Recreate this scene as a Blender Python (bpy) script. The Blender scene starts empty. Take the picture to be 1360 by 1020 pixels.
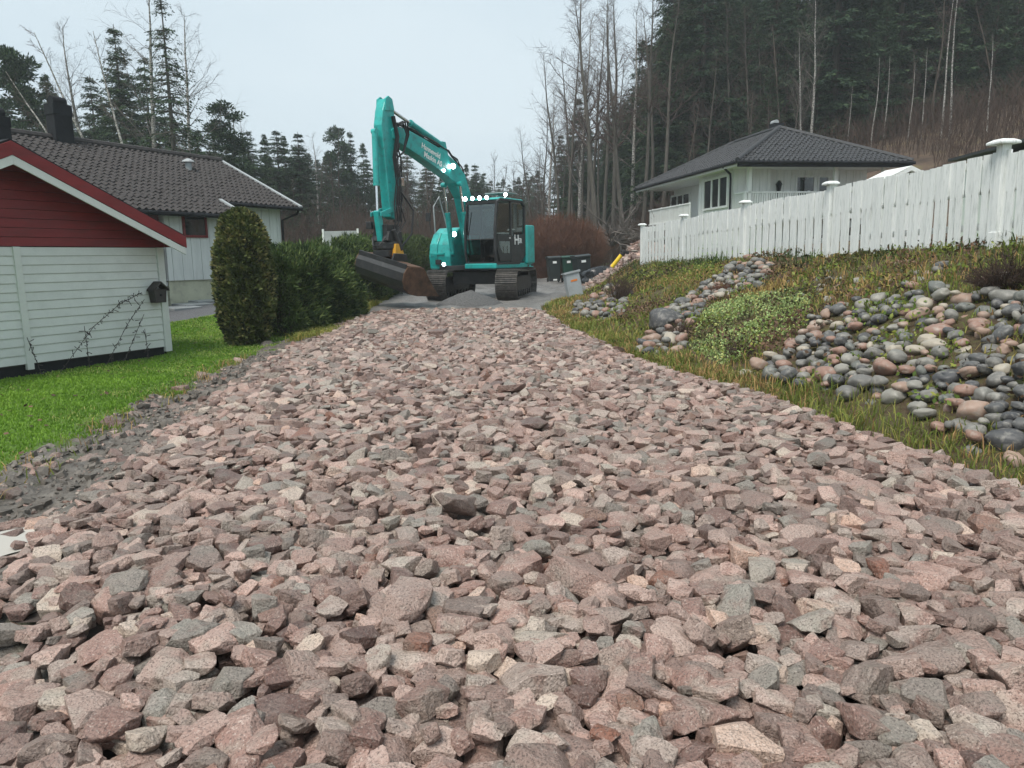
import bpy, bmesh, math, random
import numpy as np
from mathutils import Vector, Matrix, noise as mnoise
random.seed(7); RNG = np.random.default_rng(7)
scene = bpy.context.scene
COL = scene.collection

# ------------------------------------------------------------------ camera, sky, sun, exposure
F_PX = 1000.0; PITCH = math.radians(9.4); ROLL = math.radians(1.0); EYE = 1.6
FW = np.array([0, math.cos(PITCH), -math.sin(PITCH)])
UP0 = np.array([0, math.sin(PITCH), math.cos(PITCH)]); RT0 = np.array([1.0, 0, 0])
RT = RT0*math.cos(ROLL) - UP0*math.sin(ROLL); UP = UP0*math.cos(ROLL) + RT0*math.sin(ROLL)
cam = bpy.data.cameras.new('camera'); cam.sensor_width = 36; cam.lens = 36*F_PX/1360
cam.clip_start = 0.05; cam.clip_end = 3000
cam_o = bpy.data.objects.new('camera', cam); COL.objects.link(cam_o)
cam_o.matrix_world = Matrix(((RT[0], UP[0], -FW[0], 0), (RT[1], UP[1], -FW[1], 0), (RT[2], UP[2], -FW[2], EYE), (0, 0, 0, 1)))
scene.camera = cam_o
world = bpy.data.worlds.new('World'); scene.world = world; world.use_nodes = True
SUN_EL, SUN_ROT = math.radians(62), math.radians(215)
def setup_world():
    nt = world.node_tree; N = nt.nodes; L = nt.links; N.clear()
    out = N.new('ShaderNodeOutputWorld'); bg = N.new('ShaderNodeBackground'); bg.inputs[1].default_value = 0.1
    sky = N.new('ShaderNodeTexSky'); sky.sky_type = 'NISHITA'; sky.sun_disc = False
    sky.sun_elevation = SUN_EL; sky.sun_rotation = SUN_ROT; sky.dust_density = 3
    tc = N.new('ShaderNodeTexCoord'); mp = N.new('ShaderNodeMapping'); mp.inputs['Scale'].default_value = (1, 1, 2.4)
    ns = N.new('ShaderNodeTexNoise'); ns.inputs['Scale'].default_value = 1.6; ns.inputs['Detail'].default_value = 5
    cr = N.new('ShaderNodeValToRGB')
    cr.color_ramp.elements[0].position = .32; cr.color_ramp.elements[0].color = (2.4, 2.9, 3.22, 1)
    cr.color_ramp.elements[1].position = .68; cr.color_ramp.elements[1].color = (3.0, 3.42, 3.63, 1)
    mx = N.new('ShaderNodeMix'); mx.data_type = 'RGBA'; mx.inputs[0].default_value = .93
    L.new(tc.outputs['Generated'], mp.inputs[0]); L.new(mp.outputs[0], ns.inputs[0]); L.new(ns.outputs[0], cr.inputs[0])
    L.new(sky.outputs[0], mx.inputs[6]); L.new(cr.outputs[0], mx.inputs[7]); L.new(mx.outputs[2], bg.inputs[0]); L.new(bg.outputs[0], out.inputs[0])
setup_world()
sun = bpy.data.lights.new('sun', 'SUN'); sun.energy = 1.5; sun.angle = math.radians(28); sun.color = (1, .95, .87)
sun_o = bpy.data.objects.new('sun', sun); COL.objects.link(sun_o)
sdir = Vector((math.sin(SUN_ROT)*math.cos(SUN_EL), math.cos(SUN_ROT)*math.cos(SUN_EL), math.sin(SUN_EL)))
sun_o.rotation_euler = sdir.to_track_quat('Z', 'Y').to_euler(); sun_o.location = (-8, -10, 30)
vs = scene.view_settings; vs.view_transform = 'Standard'; vs.look = 'None'; vs.exposure = 1.36; vs.gamma = 1.0; vs.use_curve_mapping = False
scene.render.engine = 'CYCLES'; scene.cycles.max_bounces = 6; scene.cycles.transparent_max_bounces = 12
scene.cycles.volume_bounces = 1; scene.cycles.use_denoising = True

# ------------------------------------------------------------------ picture <-> place
def at(px, py, Y):
    d = FW + RT*(px-680)/F_PX + UP*(510-py)/F_PX
    return np.array([0, 0, EYE]) + d*(Y/d[1])
def project(P):
    q = np.asarray(P, float) - np.array([0, 0, EYE]); w = q@FW
    w = np.where(np.abs(w) < 1e-3, 1e-3, w)
    return 680 + F_PX*(q@RT)/w, 510 - F_PX*(q@UP)/w
def in_poly(px, py, poly):
    r = np.zeros(np.shape(px), bool); n = len(poly)
    for i in range(n):
        x0, y0 = poly[i]; x1, y1 = poly[(i+1) % n]
        c = ((y0 > py) != (y1 > py)) & (px < (x1-x0)*(py-y0)/((y1-y0) if y1 != y0 else 1e-9) + x0)
        r ^= c
    return r

# ------------------------------------------------------------------ noise and terrain height
_perm = np.random.default_rng(3).random((256, 256))
def vnoise(x, y, s=1.0, o=0):
    x = np.asarray(x, float)*s + 37.3*o + 1000; y = np.asarray(y, float)*s + 17.7*o + 1000
    xi = np.floor(x).astype(int); yi = np.floor(y).astype(int); fx = x-xi; fy = y-yi
    fx = fx*fx*(3-2*fx); fy = fy*fy*(3-2*fy)
    g = lambda a, b: _perm[a % 256, b % 256]
    return (g(xi, yi)*(1-fx)+g(xi+1, yi)*fx)*(1-fy) + (g(xi, yi+1)*(1-fx)+g(xi+1, yi+1)*fx)*fy
def fbm(x, y, s=1.0, o=0, n=3):
    r = 0; a = 1; t = 0
    for k in range(n): r = r + a*vnoise(x, y, s*2**k, o+k); t += a; a *= .5
    return r/t
def sst(a, b, x):
    t = np.clip((np.asarray(x, float)-a)/(b-a), 0, 1); return t*t*(3-2*t)
_yl = [-4, 1, 2.6, 3.0, 3.45, 4.4, 6.15, 8.95, 12.4, 18, 24, 40]; _xl = [-2.0, -1.75, -1.88, -2.05, -2.55, -2.82, -3.1, -3.44, -3.72, -3.75, -4.0, -4.5]
_yr = [-4, 2, 4.78, 5.98, 7.94, 9.78, 12.15, 17.2, 19, 21, 24, 28, 32, 36, 44, 60]; _xr = [4.2, 3.8, 3.36, 3.06, 2.58, 1.98, 1.48, .8, .75, 1.35, 2.3, 3.4, 5, 6, 6.5, 7]
def xl(y): return np.interp(y, _yl, _xl)
def xr(y): return np.interp(y, _yr, _xr)
def xf(y): return np.where(y < 26, 7.71-.1353*y, np.maximum(7.71-.1353*26, xr(y)+1.8))
def zroad(y): return .02*np.minimum(y, 60)
def zlawn(y):
    return np.interp(y, [-10, 4, 13, 22, 26, 40, 80, 300], [-.04, -.03, .0, .56, .82, 1.0, 1.4, 2.5])
def H(x, y):
    x = np.asarray(x, float); y = np.asarray(y, float)
    L_, R_ = xl(y), xr(y); zr = zroad(y) - .11*(1-sst(18.2, 19.2, y)); zl = zlawn(y)
    # left: mud ditch then lawn
    dl = L_ - x
    ditch = -.11*sst(-.1, .35, dl)*(1-sst(.55, 1.1, dl))*(1-sst(10, 14, y))
    zleft = zr + (zl-zr)*sst(-.25, .9, dl) + ditch
    # right: bank up to the fence and the hill
    zf = np.interp(y, [0, 10, 25, 40, 60], [1.85, 1.62, 1.36, 2.05, 2.3])
    w = np.maximum(xf(y)-R_, .5); t = (x-R_)/w
    prof = np.interp(t, [0, .12, .3, .75, 1.0, 1.3], [0, .05, .22, .74, 1.0, 1.04])
    zright = zr + (zf-zr)*prof + .05*np.maximum(x-xf(y), 0)*sst(0, 1, t)
    z = np.where(x < L_+.25, zleft, np.where(x > R_, zright, zr))
    u = .75*(x-8)+.66*(y-38)
    wt = sst(.0, .42, x/np.maximum(y, 1))*sst(26, 36, y)
    hill = .4*np.log1p(np.exp(np.clip(u/1.5, -20, 40)))*1.5
    z = z + wt*16*(1-np.exp(-hill/16))
    return z
def Hn(x, y):
    z = H(x, y); d = np.minimum(np.abs(x-xl(y)), np.abs(x-xr(y)))
    bank = ((x > xr(y)) & (y < 26)).astype(float)
    return z + (fbm(x, y, .9, 2)-.5)*(.05+.12*bank*sst(0, .8, x-xr(y))*(1-sst(-.6, .2, x-xf(y)))) + (fbm(x, y, .12, 5)-.5)*sst(40, 80, np.hypot(x, y))*1.6

# ------------------------------------------------------------------ mesh helpers
def link(o, parent=None):
    COL.objects.link(o)
    if parent is not None: o.parent = parent
    return o
def np_mesh(name, V, faces, attrs=None, smooth=False):
    """faces: list of int arrays (n,3) or (n,4)"""
    V = np.asarray(V, np.float32); me = bpy.data.meshes.new(name)
    me.vertices.add(len(V)); me.vertices.foreach_set('co', V.ravel())
    faces = [np.asarray(f, np.int32) for f in faces if len(f)]
    tot = np.concatenate([np.full(len(f), f.shape[1], np.int32) for f in faces])
    idx = np.concatenate([f.ravel() for f in faces])
    me.loops.add(len(idx)); me.loops.foreach_set('vertex_index', idx)
    me.polygons.add(len(tot)); st = np.zeros(len(tot), np.int32); st[1:] = np.cumsum(tot)[:-1]
    me.polygons.foreach_set('loop_start', st)
    try: me.polygons.foreach_set('loop_total', tot)
    except Exception: pass
    me.polygons.foreach_set('use_smooth', np.full(len(tot), smooth))
    for k, a in (attrs or {}).items():
        at_ = me.attributes.new(k, 'FLOAT', 'POINT'); at_.data.foreach_set('value', np.asarray(a, np.float32))
    me.update(calc_edges=True); me.validate()
    return me
def mesh_obj(name, me, mat, parent=None):
    o = bpy.data.objects.new(name, me)
    if mat is not None and not me.materials: me.materials.append(mat)
    return link(o, parent)
def tag(o, label=None, cat=None, group=None, kind=None):
    if label: o['label'] = label
    if cat: o['category'] = cat
    if group: o['group'] = group
    if kind: o['kind'] = kind
    return o
def thing(name, loc, rz, label, cat, group=None):
    o = bpy.data.objects.new(name, None); o.empty_display_size = .2; link(o)
    o.location = tuple(float(c) for c in loc); o.rotation_euler = (0, 0, rz)
    return tag(o, label, cat, group)
def copy_tree(o, parent=None):
    c = o.copy(); COL.objects.link(c); c.parent = parent
    for ch in o.children: copy_tree(ch, c)
    return c
class MB:
    def __init__(s): s.v = []; s.f = []
    def add(s, vs_, fs):
        b = len(s.v); s.v += [tuple(map(float, p)) for p in vs_]; s.f += [tuple(i+b for i in f) for f in fs]; return s
    def box(s, c, size, rot=None):
        hx, hy, hz = size[0]/2, size[1]/2, size[2]/2
        P = [Vector((sx*hx, sy*hy, sz*hz)) for sz in (-1, 1) for sy in (-1, 1) for sx in (-1, 1)]
        if rot is not None: P = [rot@p for p in P]
        return s.add([p+Vector(c) for p in P], [(0, 2, 3, 1), (4, 5, 7, 6), (0, 1, 5, 4), (2, 6, 7, 3), (0, 4, 6, 2), (1, 3, 7, 5)])
    def bb(s, x0, x1, y0, y1, z0, z1): return s.box(((x0+x1)/2, (y0+y1)/2, (z0+z1)/2), (x1-x0, y1-y0, z1-z0))
    def prism(s, poly, a0, a1, axis='y'):
        """polygon of 2D points extruded along axis; y: points are (x,z); x: (y,z); z: (x,y)"""
        m = {'y': lambda p, a: (p[0], a, p[1]), 'x': lambda p, a: (a, p[0], p[1]), 'z': lambda p, a: (p[0], p[1], a)}[axis]
        n = len(poly)
        return s.add([m(p, a0) for p in poly]+[m(p, a1) for p in poly], [tuple(range(n))[::-1], tuple(range(n, 2*n))]+[(i, (i+1) % n, n+(i+1) % n, n+i) for i in range(n)])
    def tube(s, pts, r, n=8, cap=True):
        pts = [Vector(p) for p in pts]; rs = r if isinstance(r, (list, tuple)) else [r]*len(pts)
        V = []; up = None
        for i, p in enumerate(pts):
            d = (pts[min(i+1, len(pts)-1)]-pts[max(i-1, 0)]).normalized()
            if up is None: up = Vector((0, 0, 1)) if abs(d.z) < .9 else Vector((1, 0, 0))
            a = d.cross(up).normalized(); b = a.cross(d).normalized(); up = b
            V += [p+(a*math.cos(2*math.pi*k/n)+b*math.sin(2*math.pi*k/n))*rs[i] for k in range(n)]
        Fc = [(i*n+k, i*n+(k+1) % n, (i+1)*n+(k+1) % n, (i+1)*n+k) for i in range(len(pts)-1) for k in range(n)]
        if cap: Fc += [tuple(range(n))[::-1], tuple(range((len(pts)-1)*n, len(pts)*n))]
        return s.add(V, Fc)
    def lathe(s, prof, c, n=16, axis='z'):
        V = []
        for r, z in prof:
            for k in range(n):
                a = 2*math.pi*k/n; p = (r*math.cos(a), r*math.sin(a), z)
                if axis == 'y': p = (p[0], p[2], p[1])
                if axis == 'x': p = (p[2], p[0], p[1])
                V.append((p[0]+c[0], p[1]+c[1], p[2]+c[2]))
        m = len(prof)
        return s.add(V, [(i*n+k, i*n+(k+1) % n, (i+1)*n+(k+1) % n, (i+1)*n+k) for i in range(m-1) for k in range(n)]+[tuple(range(n))[::-1], tuple(range((m-1)*n, m*n))])
    def xf(s, M):
        s.v = [tuple(M@Vector(p)) for p in s.v]; return s
    def mesh(s, name):
        me = bpy.data.meshes.new(name); me.from_pydata(s.v, [], s.f); bm = bmesh.new(); bm.from_mesh(me)
        bmesh.ops.recalc_face_normals(bm, faces=bm.faces); bm.to_mesh(me); bm.free(); return me
    def build(s, name, mat, parent=None, bevel=0, smooth=False, seg=2):
        me = s.mesh(name); o = mesh_obj(name, me, mat, parent)
        if smooth: smooth_angle(me, 40)
        if bevel:
            b = o.modifiers.new('bevel', 'BEVEL'); b.width = bevel; b.segments = seg; b.limit_method = 'ANGLE'; b.harden_normals = False
        return o
def smooth_angle(me, deg):
    me.polygons.foreach_set('use_smooth', np.ones(len(me.polygons), bool))
    bm = bmesh.new(); bm.from_mesh(me)
    for e in bm.edges:
        if len(e.link_faces) == 2 and e.calc_face_angle(0) > math.radians(deg): e.smooth = False
    bm.to_mesh(me); bm.free()
def diamonds(P, D, S, Ln, W):
    P = np.asarray(P); n = len(P); Ln = np.asarray(Ln)[:, None]; W = np.asarray(W)[:, None]
    V = np.stack([P-S*W*.12, P+D*Ln*.5-S*W*.5, P+D*Ln, P+D*Ln*.45+S*W*.5], 1).reshape(-1, 3)
    return V, np.arange(4*n).reshape(n, 4)
def unit(a): return a/np.maximum(np.linalg.norm(a, axis=-1, keepdims=True), 1e-9)
def blades(x, y, z, h, w, lean, rng):
    n = len(x); a = rng.random(n)*2*np.pi; b = a+np.pi/2+rng.normal(0, .5, n)
    base = np.stack([x, y, z], 1); side = np.stack([np.cos(a), np.sin(a), np.zeros(n)], 1)*np.asarray(w)[:, None]/2
    ld = np.stack([np.cos(b), np.sin(b), np.zeros(n)], 1); ln = (np.asarray(lean)*np.abs(rng.normal(.6, .4, n)))[:, None]*np.asarray(h)[:, None]
    mid = base+ld*ln*.35; mid[:, 2] += h*.6; tip = base+ld*ln; tip[:, 2] += h*(1-np.clip(lean, 0, 1.2)*.25)
    V = np.stack([base-side, base+side, mid+side*.7, mid-side*.7, tip], 1).reshape(-1, 3)
    i = np.arange(n)[:, None]*5
    return V, i+np.array([[0, 1, 2, 3]]), i+np.array([[3, 2, 4]])
def segs_mesh(name, segs, n=4, rnd=None):
    """segs: (m,8) p0 p1 r0 r1 -> open tubes"""
    S = np.asarray(segs, float); p0, p1, r0, r1 = S[:, :3], S[:, 3:6], S[:, 6], S[:, 7]
    d = unit(p1-p0); ref = np.where(np.abs(d[:, 2:3]) > .9, np.array([[1., 0, 0]]), np.array([[0, 0, 1.]]))
    a = unit(np.cross(d, ref)); b = np.cross(d, a); m = len(S); V = np.zeros((m, 2*n, 3))
    for k in range(n):
        c = a*math.cos(2*math.pi*k/n)+b*math.sin(2*math.pi*k/n)
        V[:, k] = p0+c*r0[:, None]; V[:, n+k] = p1+c*r1[:, None]
    base = np.arange(m)[:, None]*2*n
    Fq = np.concatenate([base+np.array([[k, (k+1) % n, n+(k+1) % n, n+k]]) for k in range(n)])
    return np_mesh(name, V.reshape(-1, 3), [Fq], smooth=True)

# ------------------------------------------------------------------ materials
class NT:
    def __init__(s, name):
        s.m = bpy.data.materials.new(name); s.m.use_nodes = True; s.t = s.m.node_tree; s.N = s.t.nodes; s.L = s.t.links
        s.p = s.N['Principled BSDF']; s.out = s.N['Material Output']
    def n(s, typ, **kw):
        o = s.N.new(typ)
        for k, v in kw.items(): setattr(o, k, v)
        return o
    def set(s, sock, val):
        if hasattr(val, 'links') or hasattr(val, 'is_linked'): s.L.new(val, sock)
        else: sock.default_value = val
    def coords(s, jitter=False):
        tc = s.n('ShaderNodeTexCoord').outputs['Object']
        if jitter:
            oi = s.n('ShaderNodeObjectInfo'); sc = s.n('ShaderNodeVectorMath', operation='SCALE'); sc.inputs[0].default_value = (37, 71, 53)
            s.L.new(oi.outputs['Random'], sc.inputs['Scale']); ad = s.n('ShaderNodeVectorMath', operation='ADD')
            s.L.new(tc, ad.inputs[0]); s.L.new(sc.outputs[0], ad.inputs[1]); return ad.outputs[0]
        return tc
    def pos(s): return s.n('ShaderNodeNewGeometry').outputs['Position']
    def noise(s, scale, detail=4, rough=.55, vec=None, stretch=None):
        o = s.n('ShaderNodeTexNoise'); o.inputs['Scale'].default_value = scale; o.inputs['Detail'].default_value = detail; o.inputs['Roughness'].default_value = rough
        v = vec if vec is not None else s.coords()
        if stretch:
            mp = s.n('ShaderNodeMapping'); mp.inputs['Scale'].default_value = stretch; s.L.new(v, mp.inputs[0]); v = mp.outputs[0]
        s.L.new(v, o.inputs['Vector']); return o.outputs['Fac']
    def voro(s, scale, vec=None, feat='F1', out='Distance'):
        o = s.n('ShaderNodeTexVoronoi'); o.feature = feat; o.inputs['Scale'].default_value = scale
        s.L.new(vec if vec is not None else s.coords(), o.inputs['Vector']); return o.outputs[out]
    def ramp(s, fac, stops, interp='LINEAR'):
        o = s.n('ShaderNodeValToRGB'); cr = o.color_ramp; cr.interpolation = interp
        while len(cr.elements) < len(stops): cr.elements.new(.5)
        for e, (p, c) in zip(cr.elements, stops): e.position = p; e.color = (c[0], c[1], c[2], 1) if not isinstance(c, (int, float)) else (c, c, c, 1)
        s.L.new(fac, o.inputs[0]); return o.outputs[0]
    def mix(s, fac, a, b, mode='MIX'):
        o = s.n('ShaderNodeMix'); o.data_type = 'RGBA'; o.blend_type = mode
        s.set(o.inputs[0], fac)
        for k, v in ((6, a), (7, b)): s.set(o.inputs[k], v if not isinstance(v, tuple) else (v[0], v[1], v[2], 1))
        return o.outputs[2]
    def math(s, op, a, b=0.0):
        o = s.n('ShaderNodeMath', operation=op); s.set(o.inputs[0], a); s.set(o.inputs[1], b); return o.outputs[0]
    def attr(s, name): return s.n('ShaderNodeAttribute', attribute_name=name).outputs['Fac']
    def rnd(s):
        oi = s.n('ShaderNodeObjectInfo'); return s.math('FRACT', s.math('ADD', s.attr('rnd'), oi.outputs['Random']))
    def bump(s, h, strength=.3, dist=.01):
        b = s.n('ShaderNodeBump'); b.inputs['Strength'].default_value = strength; b.inputs['Distance'].default_value = dist
        s.L.new(h, b.inputs['Height']); s.L.new(b.outputs[0], s.p.inputs['Normal'])
    def fin(s, col, rough=.6, spec=.5, metal=0):
        s.set(s.p.inputs['Base Color'], col if not isinstance(col, tuple) else (col[0], col[1], col[2], 1))
        s.set(s.p.inputs['Roughness'], rough); s.p.inputs['Specular IOR Level'].default_value = spec; s.p.inputs['Metallic'].default_value = metal
        return s.m
MAT = {}
def paint(name, c, rough=.5, var=.25, scale=3, bump=.1, spec=.5, metal=0, dirt=None, dirt_amt=.5, stretch=None, fine=40):
    t = NT(name); v = t.coords(True); a = t.noise(scale, 5, .6, v, stretch)
    lo = tuple(x*(1-var) for x in c); hi = tuple(min(1, x*(1+var)) for x in c)
    col = t.ramp(a, [(.3, lo), (.7, hi)])
    if dirt:
        d = t.ramp(t.noise(scale*1.7, 6, .7, v, stretch), [(.5, 0.), (.72, float(dirt_amt))]); col = t.mix(d, col, dirt)
    fb = t.noise(fine, 3, .6, v)
    if bump: t.bump(fb, bump, .01)
    r = t.ramp(fb, [(.3, max(0, rough-.1)), (.7, min(1, rough+.1))])
    MAT[name] = t.fin(col, r, spec, metal); return MAT[name]
def granite(name, stops, rough, dust, wet=.35):
    t = NT(name); v = t.pos(); r = t.rnd()
    base = t.ramp(r, stops)
    patch = t.noise(9, 4, .6, v); base = t.mix(t.ramp(patch, [(.44, 0.), (.68, .4)]), base, dust); base = t.mix(t.ramp(t.noise(5.5, 3, .55, v), [(.52, 0.), (.64, .42)]), base, (.29, .275, .23)); base = t.mix(t.ramp(t.noise(7.3, 4, .6, v), [(.3, .6), (.42, 0.)]), base, (.2, .1, .078))
    sp = t.noise(130, 3, .7, v); base = t.mix(t.ramp(sp, [(.36, .75), (.5, 0.)]), base, (.05, .036, .03))
    sp2 = t.noise(95, 2, .6, v, ); base = t.mix(t.ramp(sp2, [(.58, 0.), (.7, .5)]), base, (.58, .49, .43))
    br = t.ramp(t.math('FRACT', t.math('MULTIPLY', r, 7.13)), [(0, .58), (1, 1.3)]); base = t.mix(1.0, base, br, 'MULTIPLY')
    h = t.math('ADD', t.noise(45, 5, .65, v), t.math('MULTIPLY', t.noise(11, 3, .6, v), 1.5)); t.bump(h, .8, .025)
    rr = t.ramp(t.noise(6, 3, .6, v), [(.35, wet), (.65, rough)])
    MAT[name] = t.fin(base, rr, .5); return MAT[name]
PINK = [(0, (.2, .115, .095)), (.2, (.3, .186, .153)), (.48, (.395, .268, .226)), (.66, (.35, .25, .212)), (.82, (.32, .255, .218)), (.91, (.29, .268, .232)), (.96, (.47, .38, .31)), (1, (.36, .155, .1))]
granite('granite', PINK, .5, (.42, .33, .29), .3)
def make_cobble():
    t = NT('cobble'); v = t.pos(); r = t.rnd()
    base = t.ramp(r, [(0, (.085, .085, .085)), (.16, (.14, .135, .125)), (.3, (.22, .21, .185)), (.42, (.065, .065, .068)), (.55, (.25, .15, .115)), (.66, (.17, .165, .15)), (.78, (.29, .2, .155)), (.88, (.12, .125, .115)), (.95, (.34, .3, .24)), (1, (.16, .165, .165))], 'CONSTANT')
    base = t.mix(t.ramp(t.noise(14, 4, .65, v), [(.5, 0.), (.7, .5)]), base, (.36, .34, .3))
    base = t.mix(t.ramp(t.noise(4, 4, .6, v, (1, 1, 4)), [(.56, 0.), (.7, .35)]), base, (.1, .1, .09))
    t.bump(t.noise(40, 4, .6, v), .3, .01)
    MAT['cobble'] = t.fin(base, t.ramp(t.noise(5, 3, .6, v), [(.35, .38), (.65, .7)]), .4)
make_cobble()
def leafmat(name, stops, rough=.6, trans=.25, spec=.25):
    t = NT(name); r = t.rnd(); col = t.ramp(r, stops); t.fin(col, rough, spec)
    tr = t.n('ShaderNodeBsdfTranslucent'); t.L.new(col, tr.inputs[0]); ms = t.n('ShaderNodeMixShader'); ms.inputs[0].default_value = trans
    t.L.new(t.p.outputs[0], ms.inputs[1]); t.L.new(tr.outputs[0], ms.inputs[2]); t.L.new(ms.outputs[0], t.out.inputs[0])
    MAT[name] = t.m
leafmat('lawn_grass', [(0, (.1, .2, .022)), (.45, (.185, .335, .036)), (.8, (.265, .42, .06)), (.95, (.34, .43, .1)), (1, (.4, .37, .14))], .5, .35)
leafmat('bank_grass', [(0, (.1, .14, .03)), (.3, (.2, .24, .05)), (.55, (.36, .30, .09)), (.8, (.46, .32, .13)), (1, (.3, .17, .08))], .7, .3)
leafmat('stonecrop', [(0, (.18, .25, .08)), (.4, (.3, .42, .15)), (.75, (.4, .52, .24)), (1, (.52, .5, .16))], .6, .25)
leafmat('dark_weeds', [(0, (.03, .035, .02)), (.4, (.06, .07, .028)), (.7, (.1, .085, .04)), (1, (.12, .06, .04))], .7, .2)
leafmat('brown_weeds', [(0, (.05, .033, .024)), (.5, (.12, .075, .05)), (1, (.2, .12, .075))], .8, .1)
leafmat('red_weeds', [(0, (.12, .04, .02)), (1, (.26, .1, .05))], .7, .2)
leafmat('leafy_weeds', [(0, (.09, .15, .03)), (.6, (.18, .25, .05)), (1, (.32, .33, .07))], .5, .3)
leafmat('spruce', [(0, (.016, .032, .02)), (.5, (.034, .062, .034)), (1, (.07, .105, .05))], .7, .1, .15)
leafmat('hedge', [(0, (.018, .038, .013)), (.4, (.042, .08, .023)), (.75, (.09, .145, .042)), (1, (.16, .2, .068))], .6, .15, .2)
leafmat('far_hedge', [(0, (.03, .05, .018)), (.5, (.06, .095, .03)), (1, (.1, .13, .05))], .65, .15, .2)
leafmat('thuja', [(0, (.018, .028, .01)), (.4, (.06, .082, .026)), (.75, (.13, .155, .05)), (1, (.23, .2, .08))], .6, .12, .2)
paint('bark', (.085, .07, .058), .9, .4, 2, .5, .2, stretch=(6, 6, 1))
paint('grey_bark', (.10, .09, .078), .9, .35, 2, .4, .2, dirt=(.06, .055, .045), stretch=(6, 6, 1))
paint('twigs', (.085, .062, .055), .9, .3, 3, 0, .15)
paint('pale_twigs', (.13, .115, .105), .9, .3, 3, 0, .15)
paint('brush', (.085, .06, .049), .9, .4, .5, 0, .1)
paint('red_brush', (.15, .078, .055), .9, .45, 1.5, 0, .1)
def make_birch():
    t = NT('birch_bark'); v = t.coords(True)
    col = t.mix(t.ramp(t.noise(3, 5, .7, v, (3, 3, 5)), [(.42, 0.), (.58, .9)]), (.42, .4, .37), (.06, .055, .05)); MAT['birch_bark'] = t.fin(col, .8, .2)
make_birch()
# ground
def make_ground():
    t = NT('terrain'); v = t.coords()
    n1 = t.noise(1.2, 6, .65, v); n2 = t.noise(14, 5, .7, v)
    g = t.ramp(n1, [(.3, (.075, .14, .02)), (.7, (.12, .21, .03))])
    mud = t.ramp(n2, [(.3, (.06, .053, .045)), (.5, (.13, .115, .1)), (.72, (.22, .2, .175))])
    fl = t.ramp(t.noise(.8, 6, .7, v), [(.3, (.045, .032, .024)), (.55, (.1, .068, .048)), (.68, (.13, .11, .05)), (.8, (.12, .1, .085))])
    gr = t.ramp(t.noise(30, 3, .8, v), [(.3, (.05, .052, .058)), (.7, (.17, .175, .185))])
    c = t.mix(t.attr('mud'), g, mud); c = t.mix(t.attr('forest'), c, fl); c = t.mix(t.attr('gravel'), c, gr)
    t.bump(t.math('ADD', n2, t.noise(60, 4, .7, v)), .7, .03)
    wet = t.mix(t.attr('mud'), (.9, .9, .9), t.ramp(n1, [(.35, .12), (.6, .55)])); MAT['terrain'] = t.fin(c, wet, .4)
    t = NT('road_bed'); v = t.coords()
    MAT['road_bed'] = t.fin(t.ramp(t.noise(25, 5, .7, v), [(.3, (.02, .016, .014)), (.7, (.07, .052, .045))]), .8)
    t = NT('bank_soil'); v = t.coords(); n = t.noise(7, 6, .7, v)
    c = t.ramp(n, [(.25, (.035, .026, .018)), (.45, (.085, .06, .038)), (.6, (.1, .095, .04)), (.75, (.16, .115, .07))]); t.bump(t.noise(40, 5, .7, v), .8, .04)
    MAT['bank_soil'] = t.fin(c, .9, .2)
    t = NT('yard_gravel'); v = t.coords(); n = t.noise(.8, 5, .6, v, (1, .35, 1)); s = t.voro(60, v)
    c = t.mix(t.ramp(s, [(.1, .6), (.5, 0.)]), t.ramp(n, [(.3, (.075, .072, .068)), (.5, (.16, .153, .146)), (.7, (.27, .255, .24))]), (.05, .05, .05)); t.bump(t.math('ADD', s, t.math('MULTIPLY', n, 2.)), .6, .03)
    MAT['yard_gravel'] = t.fin(c, t.ramp(n, [(.4, .65), (.62, .3)]), .5)
    t = NT('puddle'); t.fin((.52, .51, .47), .05, .9); MAT['puddle'] = t.m  # muddy water; its pale base colour also carries the bright sky reflection
make_ground()

# ------------------------------------------------------------------ ground sheets
def sheet(name, xs, ys, zfun, mat, mask=None, lift=0, attrs=None):
    X, Y = np.meshgrid(xs, ys); Z = zfun(X, Y)+lift; V = np.stack([X, Y, Z], -1).reshape(-1, 3)
    ny, nx = X.shape; i = (np.arange(ny-1)[:, None]*nx+np.arange(nx-1)[None]).ravel(); Fq = np.stack([i, i+1, i+nx+1, i+nx], 1)
    if mask is not None:
        m = mask(X, Y).ravel(); Fq = Fq[m[Fq].all(1)]; used = np.zeros(len(V), bool); used[Fq.ravel()] = True
        re = np.cumsum(used)-1; V = V[used]; Fq = re[Fq]
    A = {k: f(V[:, 0], V[:, 1]) for k, f in (attrs or {}).items()}
    o = mesh_obj(name, np_mesh(name, V, [Fq], A, True), mat); o['kind'] = 'structure'; return o
def axis(a, b, fine0, fine1, st, far):
    mid = np.arange(fine0, fine1+1e-6, st); lo = fine0-np.geomspace(st, fine0-a, far)[::-1]; hi = fine1+np.geomspace(st, b-fine1, far)
    return np.concatenate([lo, mid, hi])
def w_mud(x, y):
    d = xl(y)-x; return sst(-.6, -.1, d)*(1-sst(.85, 1.3, d+(fbm(x, y, 1.5, 9)-.5)*.7))*(1-sst(12, 15, y))
def w_forest(x, y): return np.maximum(sst(30, 40, y+(fbm(x, y, .15, 4)-.5)*12)*np.where((x > 2.5) & (x < 7) & (y < 46), .0, 1), sst(0, 1, x-xf(y)-4))
def w_gravel(x, y):
    dx, dy = x+8.0, y-19.4; a = math.radians(62.5); u = dx*math.cos(a)+dy*math.sin(a); v = -dx*math.sin(a)+dy*math.cos(a)
    n = (fbm(x, y, .8, 11)-.5)*.5
    return sst(-.1, .1, np.minimum(v+.75+n, 2.4-v))*sst(-16, -15, u)*(1-sst(4.5, 5.5, u))
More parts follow.
